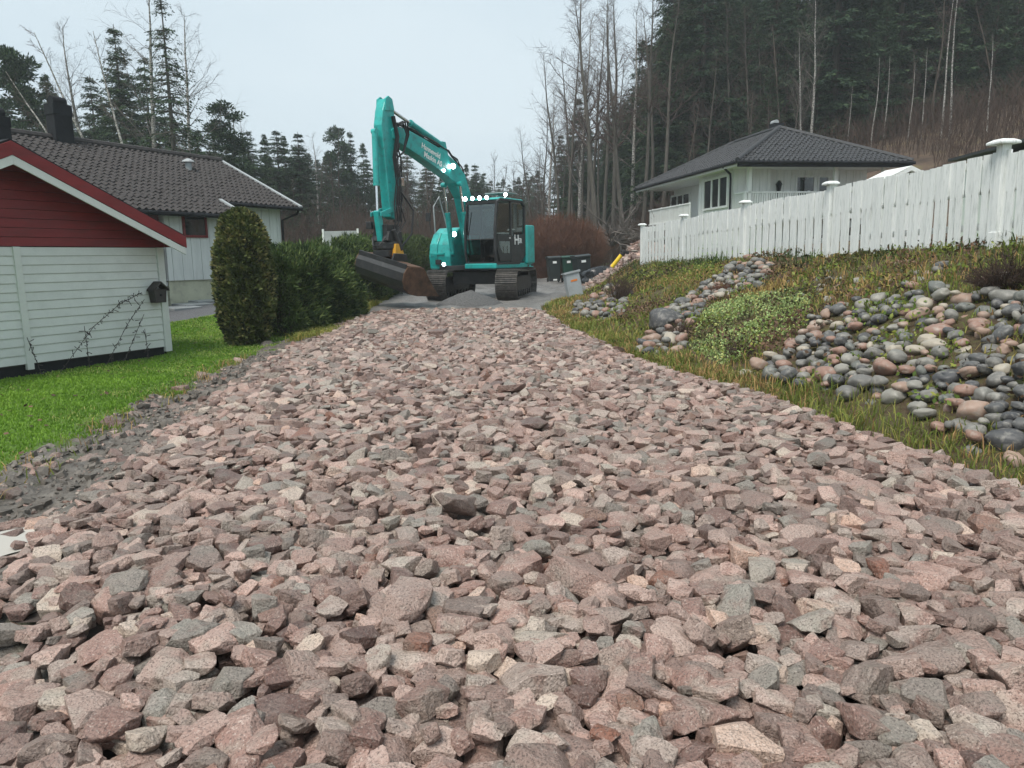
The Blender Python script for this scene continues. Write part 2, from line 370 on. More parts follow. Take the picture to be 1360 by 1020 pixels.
def Hter(x, y):
    ins = ((x > xl(y)+.15) & (x < xr(y)-.1) & (y < 44)) | ((x > xr(y)+.15) & (x < xf(y)+.9) & (y < 27) & (y > -.8))
    return Hn(x, y)-.06*ins
terrain = sheet('terrain', axis(-300, 300, -13, 13, .25, 26), axis(-40, 420, -2, 42, .25, 26), Hter, MAT['terrain'], attrs={'mud': w_mud, 'forest': w_forest, 'gravel': w_gravel})
tag(terrain, 'green lawn, muddy ditch and forest floor under everything', kind='structure')
def Hdit(x, y):
    d = xl(y)-x; e = sst(-.05, .15, d)*(1-sst(.75, 1.1, d+(fbm(x, y, 1.5, 9)-.5)*-.75))
    return Hn(x, y)-.05-.13*np.exp(-(((x+3.15)/.3)**2+((y-4.5)/.36)**2))-.13*np.exp(-(((x+2.35)/.32)**2+((y-2.95)/.34)**2))+e*(.075+(fbm(x, y, 7, 41, 4)-.5)*.17+(fbm(x, y*.5, 9, 47, 2)-.5)*.025)
DITCH = sheet('ditch', np.arange(-5.4, -1.9, .045), np.arange(1.5, 14.5, .045), Hdit, MAT['terrain'], lambda x, y: (xl(y)-x > -.1) & (xl(y)-x < 1.05+(fbm(x, y, 1.5, 9)-.5)*.75), .0, {'mud': lambda x, y: np.ones_like(x), 'forest': lambda x, y: x*0, 'gravel': lambda x, y: x*0})
tag(DITCH, 'muddy strip between the lawn and the rocks', kind='structure')
ROAD = sheet('rock_road', np.arange(-4.6, 4.6, .15), np.arange(-1.5, 19.2, .15), Hn, MAT['road_bed'], lambda x, y: (x > xl(y)-.02) & (x < xr(y)+.05), .006)
tag(ROAD, 'driveway of broken pink granite rocks', kind='structure')
def Hyard(x, y):
    e = sst(0, .6, np.minimum(x-xl(y)-.1, np.minimum(xr(y), 6.2)-x)); rut = np.exp(-((x-.6-.12*(y-20))/.28)**2)+np.exp(-((x+1.3-.12*(y-20))/.28)**2)
    return Hn(x, y)+e*((fbm(x, y, 2.2, 81, 4)-.5)*.14-.05*rut*sst(19, 21, y))+.02
YARD = sheet('gravel_yard', np.arange(-4.8, 7.2, .08), np.arange(18.6, 45, .1), Hyard, MAT['yard_gravel'], lambda x, y: (x > xl(y)+.1+(fbm(x, y, .7, 3)-.5)*.5) & (x < np.minimum(xr(y), 6.2)+.1+(fbm(x, y, .7, 8)-.5)*.5), .012)
tag(YARD, 'wet grey gravel yard under the excavator', kind='structure')
BANK = sheet('bank', np.arange(.6, 9.6, .12), np.arange(-1, 27.5, .12), Hn, MAT['bank_soil'], lambda x, y: (x > xr(y)-.04) & (x < xf(y)+1.2), .009)
tag(BANK, 'sloping bank below the white fence', kind='structure')

# ------------------------------------------------------------------ broken rocks
def poly_rock(seed, cuts=9, dims=(1, .74, .55)):
    r = random.Random(seed); bm = bmesh.new(); bmesh.ops.create_cube(bm, size=2)
    d = (dims[0], dims[1]*r.uniform(.8, 1.2), dims[2]*r.uniform(.75, 1.3))
    for k in range(cuts):
        n = Vector((r.gauss(0, 1), r.gauss(0, 1), r.gauss(0, .8))).normalized()
        off = r.uniform(.78, 1.12)
        res = bmesh.ops.bisect_plane(bm, geom=bm.verts[:]+bm.edges[:]+bm.faces[:], plane_co=n*off, plane_no=n, clear_outer=True, clear_inner=False)
        ed = [e for e in res['geom_cut'] if isinstance(e, bmesh.types.BMEdge)]
        if len(ed) >= 3: bmesh.ops.contextual_create(bm, geom=ed)
    bmesh.ops.remove_doubles(bm, verts=bm.verts, dist=.05)
    for v in bm.verts: v.co = Vector((v.co.x*d[0], v.co.y*d[1], v.co.z*d[2]))
    R = Matrix.Rotation(r.uniform(-.35, .35), 3, 'X')@Matrix.Rotation(r.uniform(-.35, .35), 3, 'Y')
    for v in bm.verts: v.co = R@v.co
    mx = max(abs(v.co.x) for v in bm.verts)
    for v in bm.verts: v.co /= mx
    bmesh.ops.recalc_face_normals(bm, faces=bm.faces); return bm
def tri_arrays(bm):
    bmesh.ops.triangulate(bm, faces=bm.faces[:]); bm.verts.ensure_lookup_table(); bm.verts.index_update()
    V = np.array([v.co[:] for v in bm.verts]); Fc = np.array([[v.index for v in f.verts] for f in bm.faces]); return V, Fc
def far_rock(seed):
    bm = poly_rock(seed, 7); V, Fc = tri_arrays(bm); bm.free(); return V, Fc
def mid_rock(seed):
    bm = poly_rock(seed, 9); bmesh.ops.bevel(bm, geom=bm.edges[:], offset=.05, segments=1, affect='EDGES', profile=.5, clamp_overlap=True)
    bmesh.ops.triangulate(bm, faces=bm.faces[:])
    for v in bm.verts: v.co += Vector(mnoise.noise_vector(v.co*2.2+Vector((seed, 0, 0))))*.05
    V, Fc = tri_arrays(bm); bm.free(); return V, Fc
def near_rock(seed):
    bm = poly_rock(seed, 10); bmesh.ops.bevel(bm, geom=bm.edges[:], offset=.035, segments=1, affect='EDGES', profile=.5, clamp_overlap=True)
    bmesh.ops.triangulate(bm, faces=bm.faces[:])
    for it in range(2):
        long = [e for e in bm.edges if e.calc_length() > (.45, .26)[it]]
        bmesh.ops.subdivide_edges(bm, edges=long, cuts=1); bmesh.ops.triangulate(bm, faces=bm.faces[:])
    for v in bm.verts:
        c = v.co.copy(); o = Vector((seed*3.1, 0, 0))
        v.co += Vector(mnoise.noise_vector(c*1.6+o))*.055+Vector(mnoise.noise_vector(c*5+o))*.028+Vector(mnoise.noise_vector(c*11+o))*.012
    me = bpy.data.meshes.new('stone'); bm.to_mesh(me); bm.free(); smooth_angle(me, 24); me.materials.append(MAT['granite']); return me
NEAR = [near_rock(100+i) for i in range(34)]
MIDR = [mid_rock(200+i) for i in range(30)]
FARR = [far_rock(300+i) for i in range(24)]
class Heap:
    """drops rocks one after another onto a height map so that they lie on each other"""
    def __init__(s, x0, x1, y0, y1, res, zfun):
        s.x0, s.y0, s.res = x0, y0, res; s.nx = int((x1-x0)/res); s.ny = int((y1-y0)/res)
        X, Y = np.meshgrid(x0+(np.arange(s.nx)+.5)*res, y0+(np.arange(s.ny)+.5)*res); s.Z = zfun(X, Y)
        s.out = []
    def try_at(s, x, y, a, b, c, yaw):
        R = int(a/s.res)+1; ix = int((x-s.x0)/s.res); iy = int((y-s.y0)/s.res)
        if ix-R < 0 or iy-R < 0 or ix+R >= s.nx or iy+R >= s.ny: return None
        w = s.Z[iy-R:iy+R+1, ix-R:ix+R+1]; k = _stamp(R, s.res, a, b, yaw)
        m, hgt = k
        if not m.any(): return None
        g = (w+hgt*c)[m]; z = .62*g.max()+.38*g.mean()
        z -= 0; return z, (iy, ix, R, m, hgt)
    def put(s, rec, c, z):
        iy, ix, R, m, hgt = rec; w = s.Z[iy-R:iy+R+1, ix-R:ix+R+1]; np.maximum(w, np.where(m, z+hgt*c*.9, -9), out=w)
_gcache = {}
def _stamp(R, res, a, b, yaw):
    key = R
    if key not in _gcache:
        g = np.arange(-R, R+1)*res; _gcache[key] = np.meshgrid(g, g)
    X, Y = _gcache[key]; c, s = math.cos(yaw), math.sin(yaw)
    q = ((X*c+Y*s)/a)**2+((-X*s+Y*c)/b)**2; m = q < .92
    return m, np.where(m, np.maximum(1-q*q, 0)**.5, 0)
def pour(heap, n, sizer, region, top, rng, tries=4, tol=.06):
    out = []
    for i in range(n):
        a, b, c = sizer(rng); best = None
        for k in range(tries):
            x, y = region(rng); yaw = rng.random()*math.pi; r = heap.try_at(x, y, a, b, c, yaw)
            if r is None: continue
            sc = r[0]+c-top(x, y)
            if best is None or sc < best[0]: best = (sc, x, y, yaw, r)
        if best is None or best[0] > tol: continue
        sc, x, y, yaw, (z, rec) = best; heap.put(rec, c, z); out.append((x, y, z, a, b, c, yaw))
    return np.array(out)
def rock_size(rng):
    a = float(np.clip(.050*math.exp(rng.normal(0, .34)), .026, .125)); return a, a*rng.uniform(.6, .95), a*rng.uniform(.42, .72)
def road_region(rng):
    y = -1.0+rng.random()*19.9; L_ = float(xl(y)); R_ = float(xr(y)); return L_-.08+rng.random()*(R_-L_+.16)-(.35*rng.random()**3 if rng.random() < .12 else 0), y
def road_top(x, y):
    L_ = float(np.interp(y, _yl, _xl)); R_ = float(np.interp(y, _yr, _xr))
    return .02*y+.03-.11*max(0, 1-(x-L_)/.75)**1.5-.07*max(0, 1-(R_-x)/.35)-(.1 if y > 18.6 else 0)+.03*math.sin(x*1.3+y*.9)*math.sin(y*.7)
rr = np.random.default_rng(11)
heap = Heap(-4.9, 4.9, -1.6, 19.6, .024, Hn)
P1 = pour(heap, 22500, rock_size, road_region, road_top, rr, 3, .05)
def big_size(rng):
    a = rng.uniform(.11, .155); return a, a*rng.uniform(.65, .9), a*rng.uniform(.4, .6)
P2 = pour(heap, 42, big_size, road_region, lambda x, y: road_top(x, y)+.015, rr, 10, .075)
P3 = pour(heap, 8500, lambda r: (lambda a: (a, a*r.uniform(.6, .95), a*r.uniform(.4, .75)))(r.uniform(.022, .06)), road_region, road_top, rr, 4, .035)
def rot_arrays(n, rng, tilt, yaw):
    """rotation matrices: yaw then a random tilt"""
    ax = rng.random(n)*2*np.pi; an = np.abs(rng.normal(0, tilt, n)); k = np.stack([np.cos(ax), np.sin(ax), np.zeros(n)], 1)
    c, s = np.cos(an), np.sin(an); K = np.zeros((n, 3, 3)); K[:, 0, 2] = k[:, 1]; K[:, 1, 2] = -k[:, 0]; K[:, 2, 0] = -k[:, 1]; K[:, 2, 1] = k[:, 0]
    Rt = np.eye(3)[None]+s[:, None, None]*K+(1-c)[:, None, None]*(K@K)
    Z = np.zeros((n, 3, 3)); Z[:, 0, 0] = Z[:, 1, 1] = np.cos(yaw); Z[:, 1, 0] = np.sin(yaw); Z[:, 0, 1] = -np.sin(yaw); Z[:, 2, 2] = 1
    return Rt@Z
def scatter_mesh(name, rocks, variants, mat, parent, rng, tilt=.22, squash=1.12, smooth=False):
    R = rot_arrays(len(rocks), rng, tilt, rocks[:, 6]); sel = rng.integers(0, len(variants), len(rocks)); rnd = rng.random(len(rocks))
    VV, FF, AA = [], [], []; base = 0
    for k, (V, Fc) in enumerate(variants):
        ids = np.where(sel == k)[0]
        if not len(ids): continue
        sc = rocks[ids][:, 3:6]*np.array([1.08, 1/.74*1.05, 1/.6])*squash
        P = np.einsum('nij,nvj->nvi', R[ids], V[None]*sc[:, None, :])+rocks[ids][:, None, :3]
        VV.append(P.reshape(-1, 3)); FF.append((Fc[None]+(np.arange(len(ids))*len(V))[:, None, None]+base).reshape(-1, 3)); AA.append(np.repeat(rnd[ids], len(V))); base += len(ids)*len(V)
    o = mesh_obj(name, np_mesh(name, np.concatenate(VV), [np.concatenate(FF)], {'rnd': np.concatenate(AA)}, smooth), mat, parent); o['kind'] = 'stuff'; return o
def single_rocks(name, rocks, meshes, parent, rng, tilt=.22, squash=1.12, mat=None, sc0=(1.08, 1/.74*1.05, 1/.6)):
    R = rot_arrays(len(rocks), rng, tilt, rocks[:, 6])
    for i, q in enumerate(rocks):
        o = bpy.data.objects.new(name, meshes[int(rng.integers(len(meshes)))]); COL.objects.link(o); o.parent = parent
        M = Matrix([list(R[i][r]) for r in range(3)]).to_4x4(); S = Matrix.Diagonal((q[3]*sc0[0]*squash, q[4]*sc0[1]*squash, q[5]*sc0[2]*squash, 1))
        o.matrix_local = Matrix.Translation(q[:3])@M@S
ALLR = np.concatenate([q for q in (P1, P2, P3) if len(q)])
px_, py_ = project(ALLR[:, :3]); dist = np.linalg.norm(ALLR[:, :3]-np.array([0, 0, EYE]), axis=1)
vis = (px_ > -10) & (px_ < 1370) & (py_ > 300) & (py_ < 1035) & (ALLR[:, 1] > 1)
topq = ALLR[:, 2]+ALLR[:, 5]-np.array([road_top(a, b) for a, b in ALLR[:, :2]])
score = np.where(vis, ALLR[:, 3]/dist*np.where(topq > -.035, 1, .3), 0); order = np.argsort(-score)
single_rocks('stone', ALLR[order[:300]], NEAR, ROAD, rr)
rest = ALLR[order[300:]]; dr = np.linalg.norm(rest[:, :2], axis=1)
# rocks close by keep the fine shapes, those further off the plain ones
NEARA = []
for me in NEAR[:22]:
    V = np.zeros(len(me.vertices)*3); me.vertices.foreach_get('co', V); T = np.zeros(len(me.polygons)*3, np.int32); me.polygons.foreach_get('vertices', T); NEARA.append((V.reshape(-1, 3), T.reshape(-1, 3)))
for lo, hi, var, nm in ((-9, 3.9, NEARA, 'stone_bed'), (3.9, 8.5, MIDR, 'stone_bed'), (8.5, 99, FARR, 'stone_bed')):
    q = rest[(dr >= lo) & (dr < hi)]
    scatter_mesh(nm, q, var, MAT['granite'], ROAD, rr)
# stray rocks in the mud of the ditch
sx = []
for i in range(330):
    y = 2.0+rr.random()*10.5; x = float(xl(y))-rr.random()**1.7*.95; a = .02+.085*rr.random()**2.2; sx.append((x, y, float(Hn(x, y))+a*.12, a, a*.75, a*.5, rr.random()*3))
scatter_mesh('stone_bed', np.array(sx), MIDR, MAT['granite'], ROAD, rr)
paint('clod', (.12, .105, .09), .6, .45, 12, .6, .4)
for nm, n_, lo, hi, mt in (('mud_clods', 2600, .008, .045, 'clod'), ('rock_chips', 1300, .006, .025, 'granite')):
    y = 1.8+rr.random(n_)*11; x = xl(y)+.05-rr.random(n_)*1.15; a = lo+(hi-lo)*rr.random(n_)**3; cl = np.stack([x, y, Hdit(x, y)+a*.1, a, a*.8, a*.6, rr.random(n_)*3], 1)
    scatter_mesh(nm, cl, FARR, MAT[mt], DITCH, rr, .6)
# puddles
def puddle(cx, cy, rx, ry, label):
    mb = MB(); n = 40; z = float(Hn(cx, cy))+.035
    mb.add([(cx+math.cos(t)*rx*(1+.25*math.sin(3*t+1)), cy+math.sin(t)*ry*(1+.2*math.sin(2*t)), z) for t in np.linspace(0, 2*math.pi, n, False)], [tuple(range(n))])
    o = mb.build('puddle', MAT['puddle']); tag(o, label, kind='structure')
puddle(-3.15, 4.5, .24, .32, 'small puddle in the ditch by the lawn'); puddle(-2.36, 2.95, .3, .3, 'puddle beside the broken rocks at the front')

# ------------------------------------------------------------------ gravel heap, stone pile
def mound(name, cx, cy, rx, ry, hgt, mat, seed, label, cat, rz=0):
    n = 36; g = np.linspace(-1.05, 1.05, n); X, Y = np.meshgrid(g, g); r = np.hypot(X, Y)
    wx = cx+(X*rx*math.cos(rz)-Y*ry*math.sin(rz)); wy = cy+(X*rx*math.sin(rz)+Y*ry*math.cos(rz))
    Z = hgt*np.clip(1-r, 0, 1)**.8*(.75+.5*fbm(wx, wy, 1.5, seed))+(fbm(wx, wy, 6, seed+3)-.5)*.06*np.clip(1.05-r, 0, 1)
    wz = Hn(wx, wy)+Z-.02*(r > .98)
    i = (np.arange(n-1)[:, None]*n+np.arange(n-1)[None]).ravel()
    Fq = np.stack([i, i+1, i+n+1, i+n], 1); o = mesh_obj(name, np_mesh(name, np.stack([wx-cx, wy-cy, wz], -1).reshape(-1, 3), [Fq], None, True), mat)
    o.location = (cx, cy, 0); tag(o, label, cat); return lambda x, y: 0
paint('dark_gravel', (.085, .085, .085), .8, .5, 30, .9, .3)
mound('gravel_heap', -1.1, 20.3, .95, .6, .4, MAT['dark_gravel'], 4, 'low heap of dark gravel in front of the excavator tracks', 'gravel heap')
PILE = bpy.data.objects.new('rock_pile', None); link(PILE); PILE.location = (4.0, 27.5, 0)
tag(PILE, 'heap of broken pinkish rocks against the end of the white fence', 'rock pile')
pr_ = np.random.default_rng(5)
ph = Heap(1.4, 6.9, 25, 30.2, .03, Hn); pZ = ph.Z.copy()
def pile_top(x, y): return float(pZ[int((y-25)/.03), int((x-1.4)/.03)])+.95*max(0, 1-math.hypot((x-4.45)/1.75, (y-27.6)/1.7))**.8
PP = pour(ph, 3000, lambda r: (lambda a: (a, a*r.uniform(.6, .9), a*r.uniform(.45, .75)))(r.uniform(.06, .14)), lambda r: (4.45+1.75*(r.random()*2-1), 27.6+1.8*(r.random()*2-1)), pile_top, pr_, 4, .06)
PP[:, 0] -= 4.0; PP[:, 1] -= 27.5
pe = scatter_mesh('broken_rocks', PP, FARR, MAT['granite'], PILE, pr_)

# ------------------------------------------------------------------ cobbles on the bank
def pix(x, y): return project(np.stack([x, y, Hn(x, y)], -1))
POLY_MAIN = [(985, 500), (1040, 470), (1075, 430), (1130, 408), (1230, 398), (1370, 400), (1400, 640), (1330, 612), (1270, 590), (1190, 548), (1100, 520), (1010, 512)]
POLY_UP = [(1000, 372), (1120, 350), (1250, 350), (1370, 385), (1370, 430), (1200, 408), (1080, 420)]
POLY_MID = [(842, 468), (880, 420), (930, 385), (990, 348), (1030, 352), (1010, 385), (940, 405), (915, 440), (905, 470), (870, 480)]
POLY_FAR = [(752, 418), (790, 396), (812, 382), (838, 392), (830, 420), (795, 428)]
rb = np.random.default_rng(21)
def cob_region(polys, box):
    g = np.random.default_rng(77); x = box[0]+g.random(30000)*(box[1]-box[0]); y = box[2]+g.random(30000)*(box[3]-box[2]); a, b = pix(x, y)
    m = np.zeros(len(x), bool)
    for p in polys: m |= in_poly(a, b, p)
    m &= (x > xr(y)+.15) & (x < xf(y)-.1); pts = np.stack([x[m], y[m]], 1)
    return lambda rng: tuple(pts[int(rng.integers(len(pts)))])
def cob_size(lo, hi):
    def f(r):
        a = r.uniform(lo, hi)*(.8+.5*r.random()**3); return a, a*r.uniform(.66, .92), a*r.uniform(.5, .72)
    return f
bh = Heap(.4, 9.8, 1, 27, .03, lambda x, y: Hn(x, y)-.115+.1*(fbm(x, y, 1.3, 71)-.5))
bZ = bh.Z.copy()
bt = lambda x, y: float(bZ[min(bh.ny-1, max(0, int((y-bh.y0)/bh.res))), min(bh.nx-1, max(0, int((x-bh.x0)/bh.res)))])+.18
C1 = pour(bh, 760, cob_size(.06, .125), cob_region([POLY_MAIN], (2.0, 7.2, 2.5, 14)), bt, rb, 3, .09)
C2 = pour(bh, 130, cob_size(.06, .12), cob_region([POLY_UP], (3, 7.2, 4, 14)), bt, rb, 1, .05)
C3 = pour(bh, 420, cob_size(.065, .135), cob_region([POLY_MID], (1.5, 6.5, 8, 22)), bt, rb, 3, .12)
C4 = pour(bh, 190, cob_size(.075, .14), cob_region([POLY_FAR], (.8, 4.5, 14, 24)), bt, rb, 3, .12)
def cobble_mesh(seed):
    bm = bmesh.new(); bmesh.ops.create_icosphere(bm, subdivisions=3, radius=1); o = Vector((seed*2.7, 1, 0)); r = random.Random(seed); e = r.uniform(2.1, 2.9)
    for v in bm.verts:
        c = v.co.normalized(); k = (abs(c.x)**e+abs(c.y)**e+abs(c.z)**e)**(-1/e); c = c*k
        c += Vector(mnoise.noise_vector(c*.9+o))*.26+Vector(mnoise.noise_vector(c*2.2+o))*.1+Vector(mnoise.noise_vector(c*5+o))*.025; v.co = c
    me = bpy.data.meshes.new('cobble'); bm.to_mesh(me); bm.free(); me.polygons.foreach_set('use_smooth', np.ones(len(me.polygons), bool)); me.materials.append(MAT['cobble']); return me
COB = [cobble_mesh(i) for i in range(14)]
COBA = []
for i in range(10):
    bm = bmesh.new(); bmesh.ops.create_icosphere(bm, subdivisions=2, radius=1); o = Vector((i*2.7, 9, 0))
    for v in bm.verts: v.co += Vector(mnoise.noise_vector(v.co*.9+o))*.22
    COBA.append(tri_arrays(bm)); bm.free()
CB = np.concatenate([q for q in (C1, C2, C3, C4) if len(q)])
d = np.linalg.norm(CB[:, :3]-np.array([0, 0, EYE]), axis=1); od = np.argsort(-CB[:, 3]/d)
single_rocks('cobble', CB[od[:300]], COB, BANK, rb, .3, 1.0, sc0=(1, 1, 1))
def scat_cob(q):
    q = q.copy(); q[:, 4] *= .74/1.05; q[:, 5] *= .6; q[:, 3] /= 1.08
    o = scatter_mesh('cobbles', q, COBA, MAT['cobble'], BANK, rb, .3, 1.0, True); return o
scat_cob(CB[od[300:]])
# one big boulder
def boulder(px, py, Y, r, name, label):
    p = at(px, py, Y); o = mesh_obj(name, COB[5], None); o.location = (p[0], p[1], float(Hn(p[0], p[1]))+r*.25); o.scale = (r*1.2, r, r*.75); o.rotation_euler = (.2, .15, .6)
    tag(o, label, 'boulder')
boulder(888, 428, 12.6, .27, 'boulder', 'large pale boulder among the cobbles halfway along the bank')

# ------------------------------------------------------------------ grass and weeds
def on_ground(n, box, keep, rng):
    x = box[0]+rng.random(n)*(box[1]-box[0]); y = box[2]+rng.random(n)*(box[3]-box[2]); m = keep(x, y); return x[m], y[m]
def grass_obj(name, x, y, h, w, lean, mat, rng, label, rnd=None, cat=None, parent=None):
    V, Fq, Ft = blades(x, y, Hn(x, y)-.005, h, w, lean, rng); r = rng.random(len(x)) if rnd is None else rnd
    o = mesh_obj(name, np_mesh(name, V, [Fq, Ft], {'rnd': np.repeat(r, 5)}), mat, parent); tag(o, label, cat, kind='stuff'); return o
rg = np.random.default_rng(31)
def lawn_keep(x, y):
    d = xl(y)-x; a, b = pix(x, y)
    edge = .95+(fbm(x, y, 1.5, 9)-.5)*.75+(fbm(x, y, 6, 19)-.5)*.3; edge = np.where(y > 13, .35, edge)
    g = in_gar(x, y)
    return (d > edge) & (a > -140) & (w_gravel(x, y) < .4) & ~g & (rg.random(len(x)) < np.clip(9/np.maximum(y, 3), .35, 1))
def in_gar(x, y):
    dx, dy = x+6.13, y-13.5; a = math.radians(62.5); u = dx*math.cos(a)+dy*math.sin(a); v = -dx*math.sin(a)+dy*math.cos(a)
    return (u < .0) & (v > -.02)
x, y = on_ground(260000, (-10.5, -2.9, 2.5, 21), lawn_keep, rg)
dn = np.hypot(x, y); pt = fbm(x, y, 1.1, 6)
grass_obj('lawn_grass', x, y, (.024+.026*rg.random(len(x)))*(.6+.9*pt), .006+.0009*dn, np.full(len(x), .7), MAT['lawn_grass'], rg, 'short bright green grass of the lawn', np.clip(rg.random(len(x))*.45+(pt-.3)*1.1+(fbm(x, y, .4, 66)-.5)*.6, 0, 1), 'grass')
k = rg.random(len(x)) < .0035; lx, ly = x[k], y[k]; m = len(lx); D = unit(np.stack([rg.normal(0, 1, m), rg.normal(0, 1, m), rg.normal(.1, .2, m)], 1)); V, Fq = diamonds(np.stack([lx, ly, Hn(lx, ly)+.035], 1), D, unit(np.cross(D, np.array([0, 0, 1.])+rg.normal(0, .3, (m, 3)))), .05+.04*rg.random(m), .035+.02*rg.random(m))
tag(mesh_obj('fallen_leaves', np_mesh('fallen_leaves', V, [Fq], {'rnd': np.repeat(rg.random(m), 4)}), MAT['brown_weeds']), 'brown fallen leaves lying in the lawn', 'leaves', kind='stuff')
# tall tufts along the lawn edge
x, y = on_ground(9000, (-5, -2.9, 3, 20), lambda x, y: (np.abs(xl(y)-x-np.where(y > 13, .3, .85)) < .16) & (fbm(x, y, 2.5, 3) > .45), rg)
grass_obj('edge_grass', x, y, .07+.13*rg.random(len(x)), np.full(len(x), .012), np.full(len(x), 1.0), MAT['bank_grass'], rg, 'ragged yellowing grass along the ditch', rg.random(len(x))*.7, 'grass')
def bank_keep(dens):
    def f(x, y):
        a, b = pix(x, y); return (x > xr(y)+.02) & (x < xf(y)+.5) & (a < 1420) & (rg.random(len(x)) < dens(x, y, a, b))
    return f
def cobfield(a, b): return in_poly(a, b, POLY_MAIN) | in_poly(a, b, POLY_MID) | in_poly(a, b, POLY_FAR)
STONE_POLY = [(915, 470), (935, 420), (985, 395), (1050, 392), (1078, 405), (1070, 440), (1010, 470), (960, 490)]
# bottom strip of yellow grass beside the rocks
x, y = on_ground(110000, (.6, 5.2, 2.5, 21), bank_keep(lambda x, y, a, b: (1-sst(.25, .75, (x-xr(y))+(fbm(x, y, 1.2, 13)-.5)*.6))*np.clip(fbm(x, y, 1.6, 15)*1.9-.35, .05, 1)), rg)
grass_obj('bank_grass', x, y, .08+.2*rg.random(len(x))*fbm(x, y, .9, 16)*1.5, .005+.001*y, np.full(len(x), .9), MAT['bank_grass'], rg, 'yellow and green grass at the foot of the bank', np.clip(rg.random(len(x))*.5+fbm(x, y, .8, 17)*.8-.25, 0, 1), 'grass')
x, y = on_ground(130000, (1, 8.2, 2.5, 27), bank_keep(lambda x, y, a, b: np.where(cobfield(a, b), .4, np.where(in_poly(a, b, STONE_POLY), .1, 1))*np.clip(fbm(x, y, .9, 18)*2.2-.55, .04, 1)), rg)
grass_obj('bank_grass', x, y, .05+.2*rg.random(len(x))*fbm(x, y, .7, 19)*1.4, .006+.001*y, np.full(len(x), 1.0), MAT['bank_grass'], rg, 'wilting grass over the upper bank', np.clip(rg.random(len(x))*.55+fbm(x, y, .45, 20)*1.1-.3, 0, 1), 'grass')
# dark tufts along the fence
x, y = on_ground(26000, (4, 7.6, 8, 26), bank_keep(lambda x, y, a, b: (1-sst(.15, .5, np.abs(x-xf(y)+.2)))*np.clip(fbm(x, y, 1.4, 22)*3-1.1, 0, 1)), rg)
grass_obj('fence_grass', x, y, .1+.28*rg.random(len(x))*fbm(x, y, 1.0, 23)*1.5, np.full(len(x), .016), np.full(len(x), 1.1), MAT['hedge'], rg, 'dark green tufts of grass along the fence foot', rg.random(len(x)), 'grass')
def leafy(name, n, box, dens, size, mat, label, hmax=.12, rngs=41):
    r = np.random.default_rng(rngs); x, y = on_ground(n, box, bank_keep(dens), r); m = len(x); z = Hn(x, y)+r.random(m)*hmax*(.4+fbm(x, y, 1.4, rngs))
    a = r.random(m)*6.283; el = r.normal(.5, .5, m); D = np.stack([np.cos(a)*np.cos(el), np.sin(a)*np.cos(el), np.sin(el)], 1); S = unit(np.cross(D, r.normal(0, 1, (m, 3))))
    L_ = size*(.6+.8*r.random(m)); V, Fq = diamonds(np.stack([x, y, z], 1), D, S, L_, L_*.6)
    o = mesh_obj(name, np_mesh(name, V, [Fq], {'rnd': np.repeat(np.clip(r.random(m)*.6+fbm(x, y, 1.1, rngs+1)*.9-.3, 0, 1), 4)}), MAT[mat]); tag(o, label, name.replace('_', ' '), kind='stuff')
leafy('ground_cover', 120000, (1.8, 6.2, 5, 14), lambda x, y, a, b: in_poly(a, b, STONE_POLY)*np.clip(fbm(x, y, 2, 30)*3-.6, 0, 1), .034, 'stonecrop', 'pale green cushion of ground cover on the bank', .13, 41)
leafy('dark_weeds', 60000, (2, 7.6, 4, 26), lambda x, y, a, b: np.where(cobfield(a, b), .12, .8)*sst(.1, .5, x-xr(y)-.5)*np.clip(fbm(x, y, 1.0, 31)*4-1.75, 0, 1), .06, 'dark_weeds', 'dark wilted weeds scattered over the bank', .16, 43)
leafy('brown_weeds', 110000, (2, 7.8, 3.5, 24), lambda x, y, a, b: np.where(cobfield(a, b), .15, 1.)*sst(.1, .5, x-xr(y)-.6)*np.clip(fbm(x, y, .7, 33)*4-1.75, 0, 1)*np.where(a > 1060, 1, .6), .055, 'brown_weeds', 'dead brown weeds on the upper bank', .18, 45)
leafy('leafy_weeds', 60000, (2, 7.8, 3.5, 24), lambda x, y, a, b: np.clip(fbm(x, y, 1.5, 35)*5-2.6, 0, 1)*sst(.1, .4, x-xr(y)-.4), .055, 'leafy_weeds', 'yellow green leaves between the cobbles', .14, 47)
# small bushes of thin stems on the bank
def twig_bush(name, cx, cy, rad, hgt, n, mat, seed, label, cat, rbase=.25, thick=.004, group=None, sub=4, droop=0):
    r = np.random.default_rng(seed); z0 = float(Hn(cx, cy)); segs = []
    for i in range(n):
        a = r.random()*6.283; q = math.sqrt(r.random()); p = np.array([math.cos(a)*q*rad*rbase, math.sin(a)*q*rad*rbase, -.03]); L_ = hgt*(.6+.5*r.random())*(1-.35*q)
        d = unit(np.array([math.cos(a)*q*rad*(1-rbase)*1.2/hgt+r.normal(0, .1), math.sin(a)*q*rad*(1-rbase)*1.2/hgt+r.normal(0, .1), 1.0])); rr0 = thick*(1+r.random())
        for k in range(5):
            e = p+d*L_/5; segs.append([*p, *e, rr0*(1-k/6), rr0*(1-(k+1)/6)]); 
            for t in range(sub if k > 0 else 0):
                if r.random() < .55:
                    dd = unit(d+r.normal(0, .5, 3)); ee = e+dd*L_*.22*(.5+r.random()); segs.append([*e, *ee, rr0*.5, rr0*.25])
            p = e; d = unit(d+r.normal(0, .13, 3)+np.array([0, 0, .06-droop]))
    t = thing(name, (cx, cy, z0), 0, label, cat, group); mesh_obj('stems', segs_mesh('stems', segs, 3), MAT[mat], t); return t
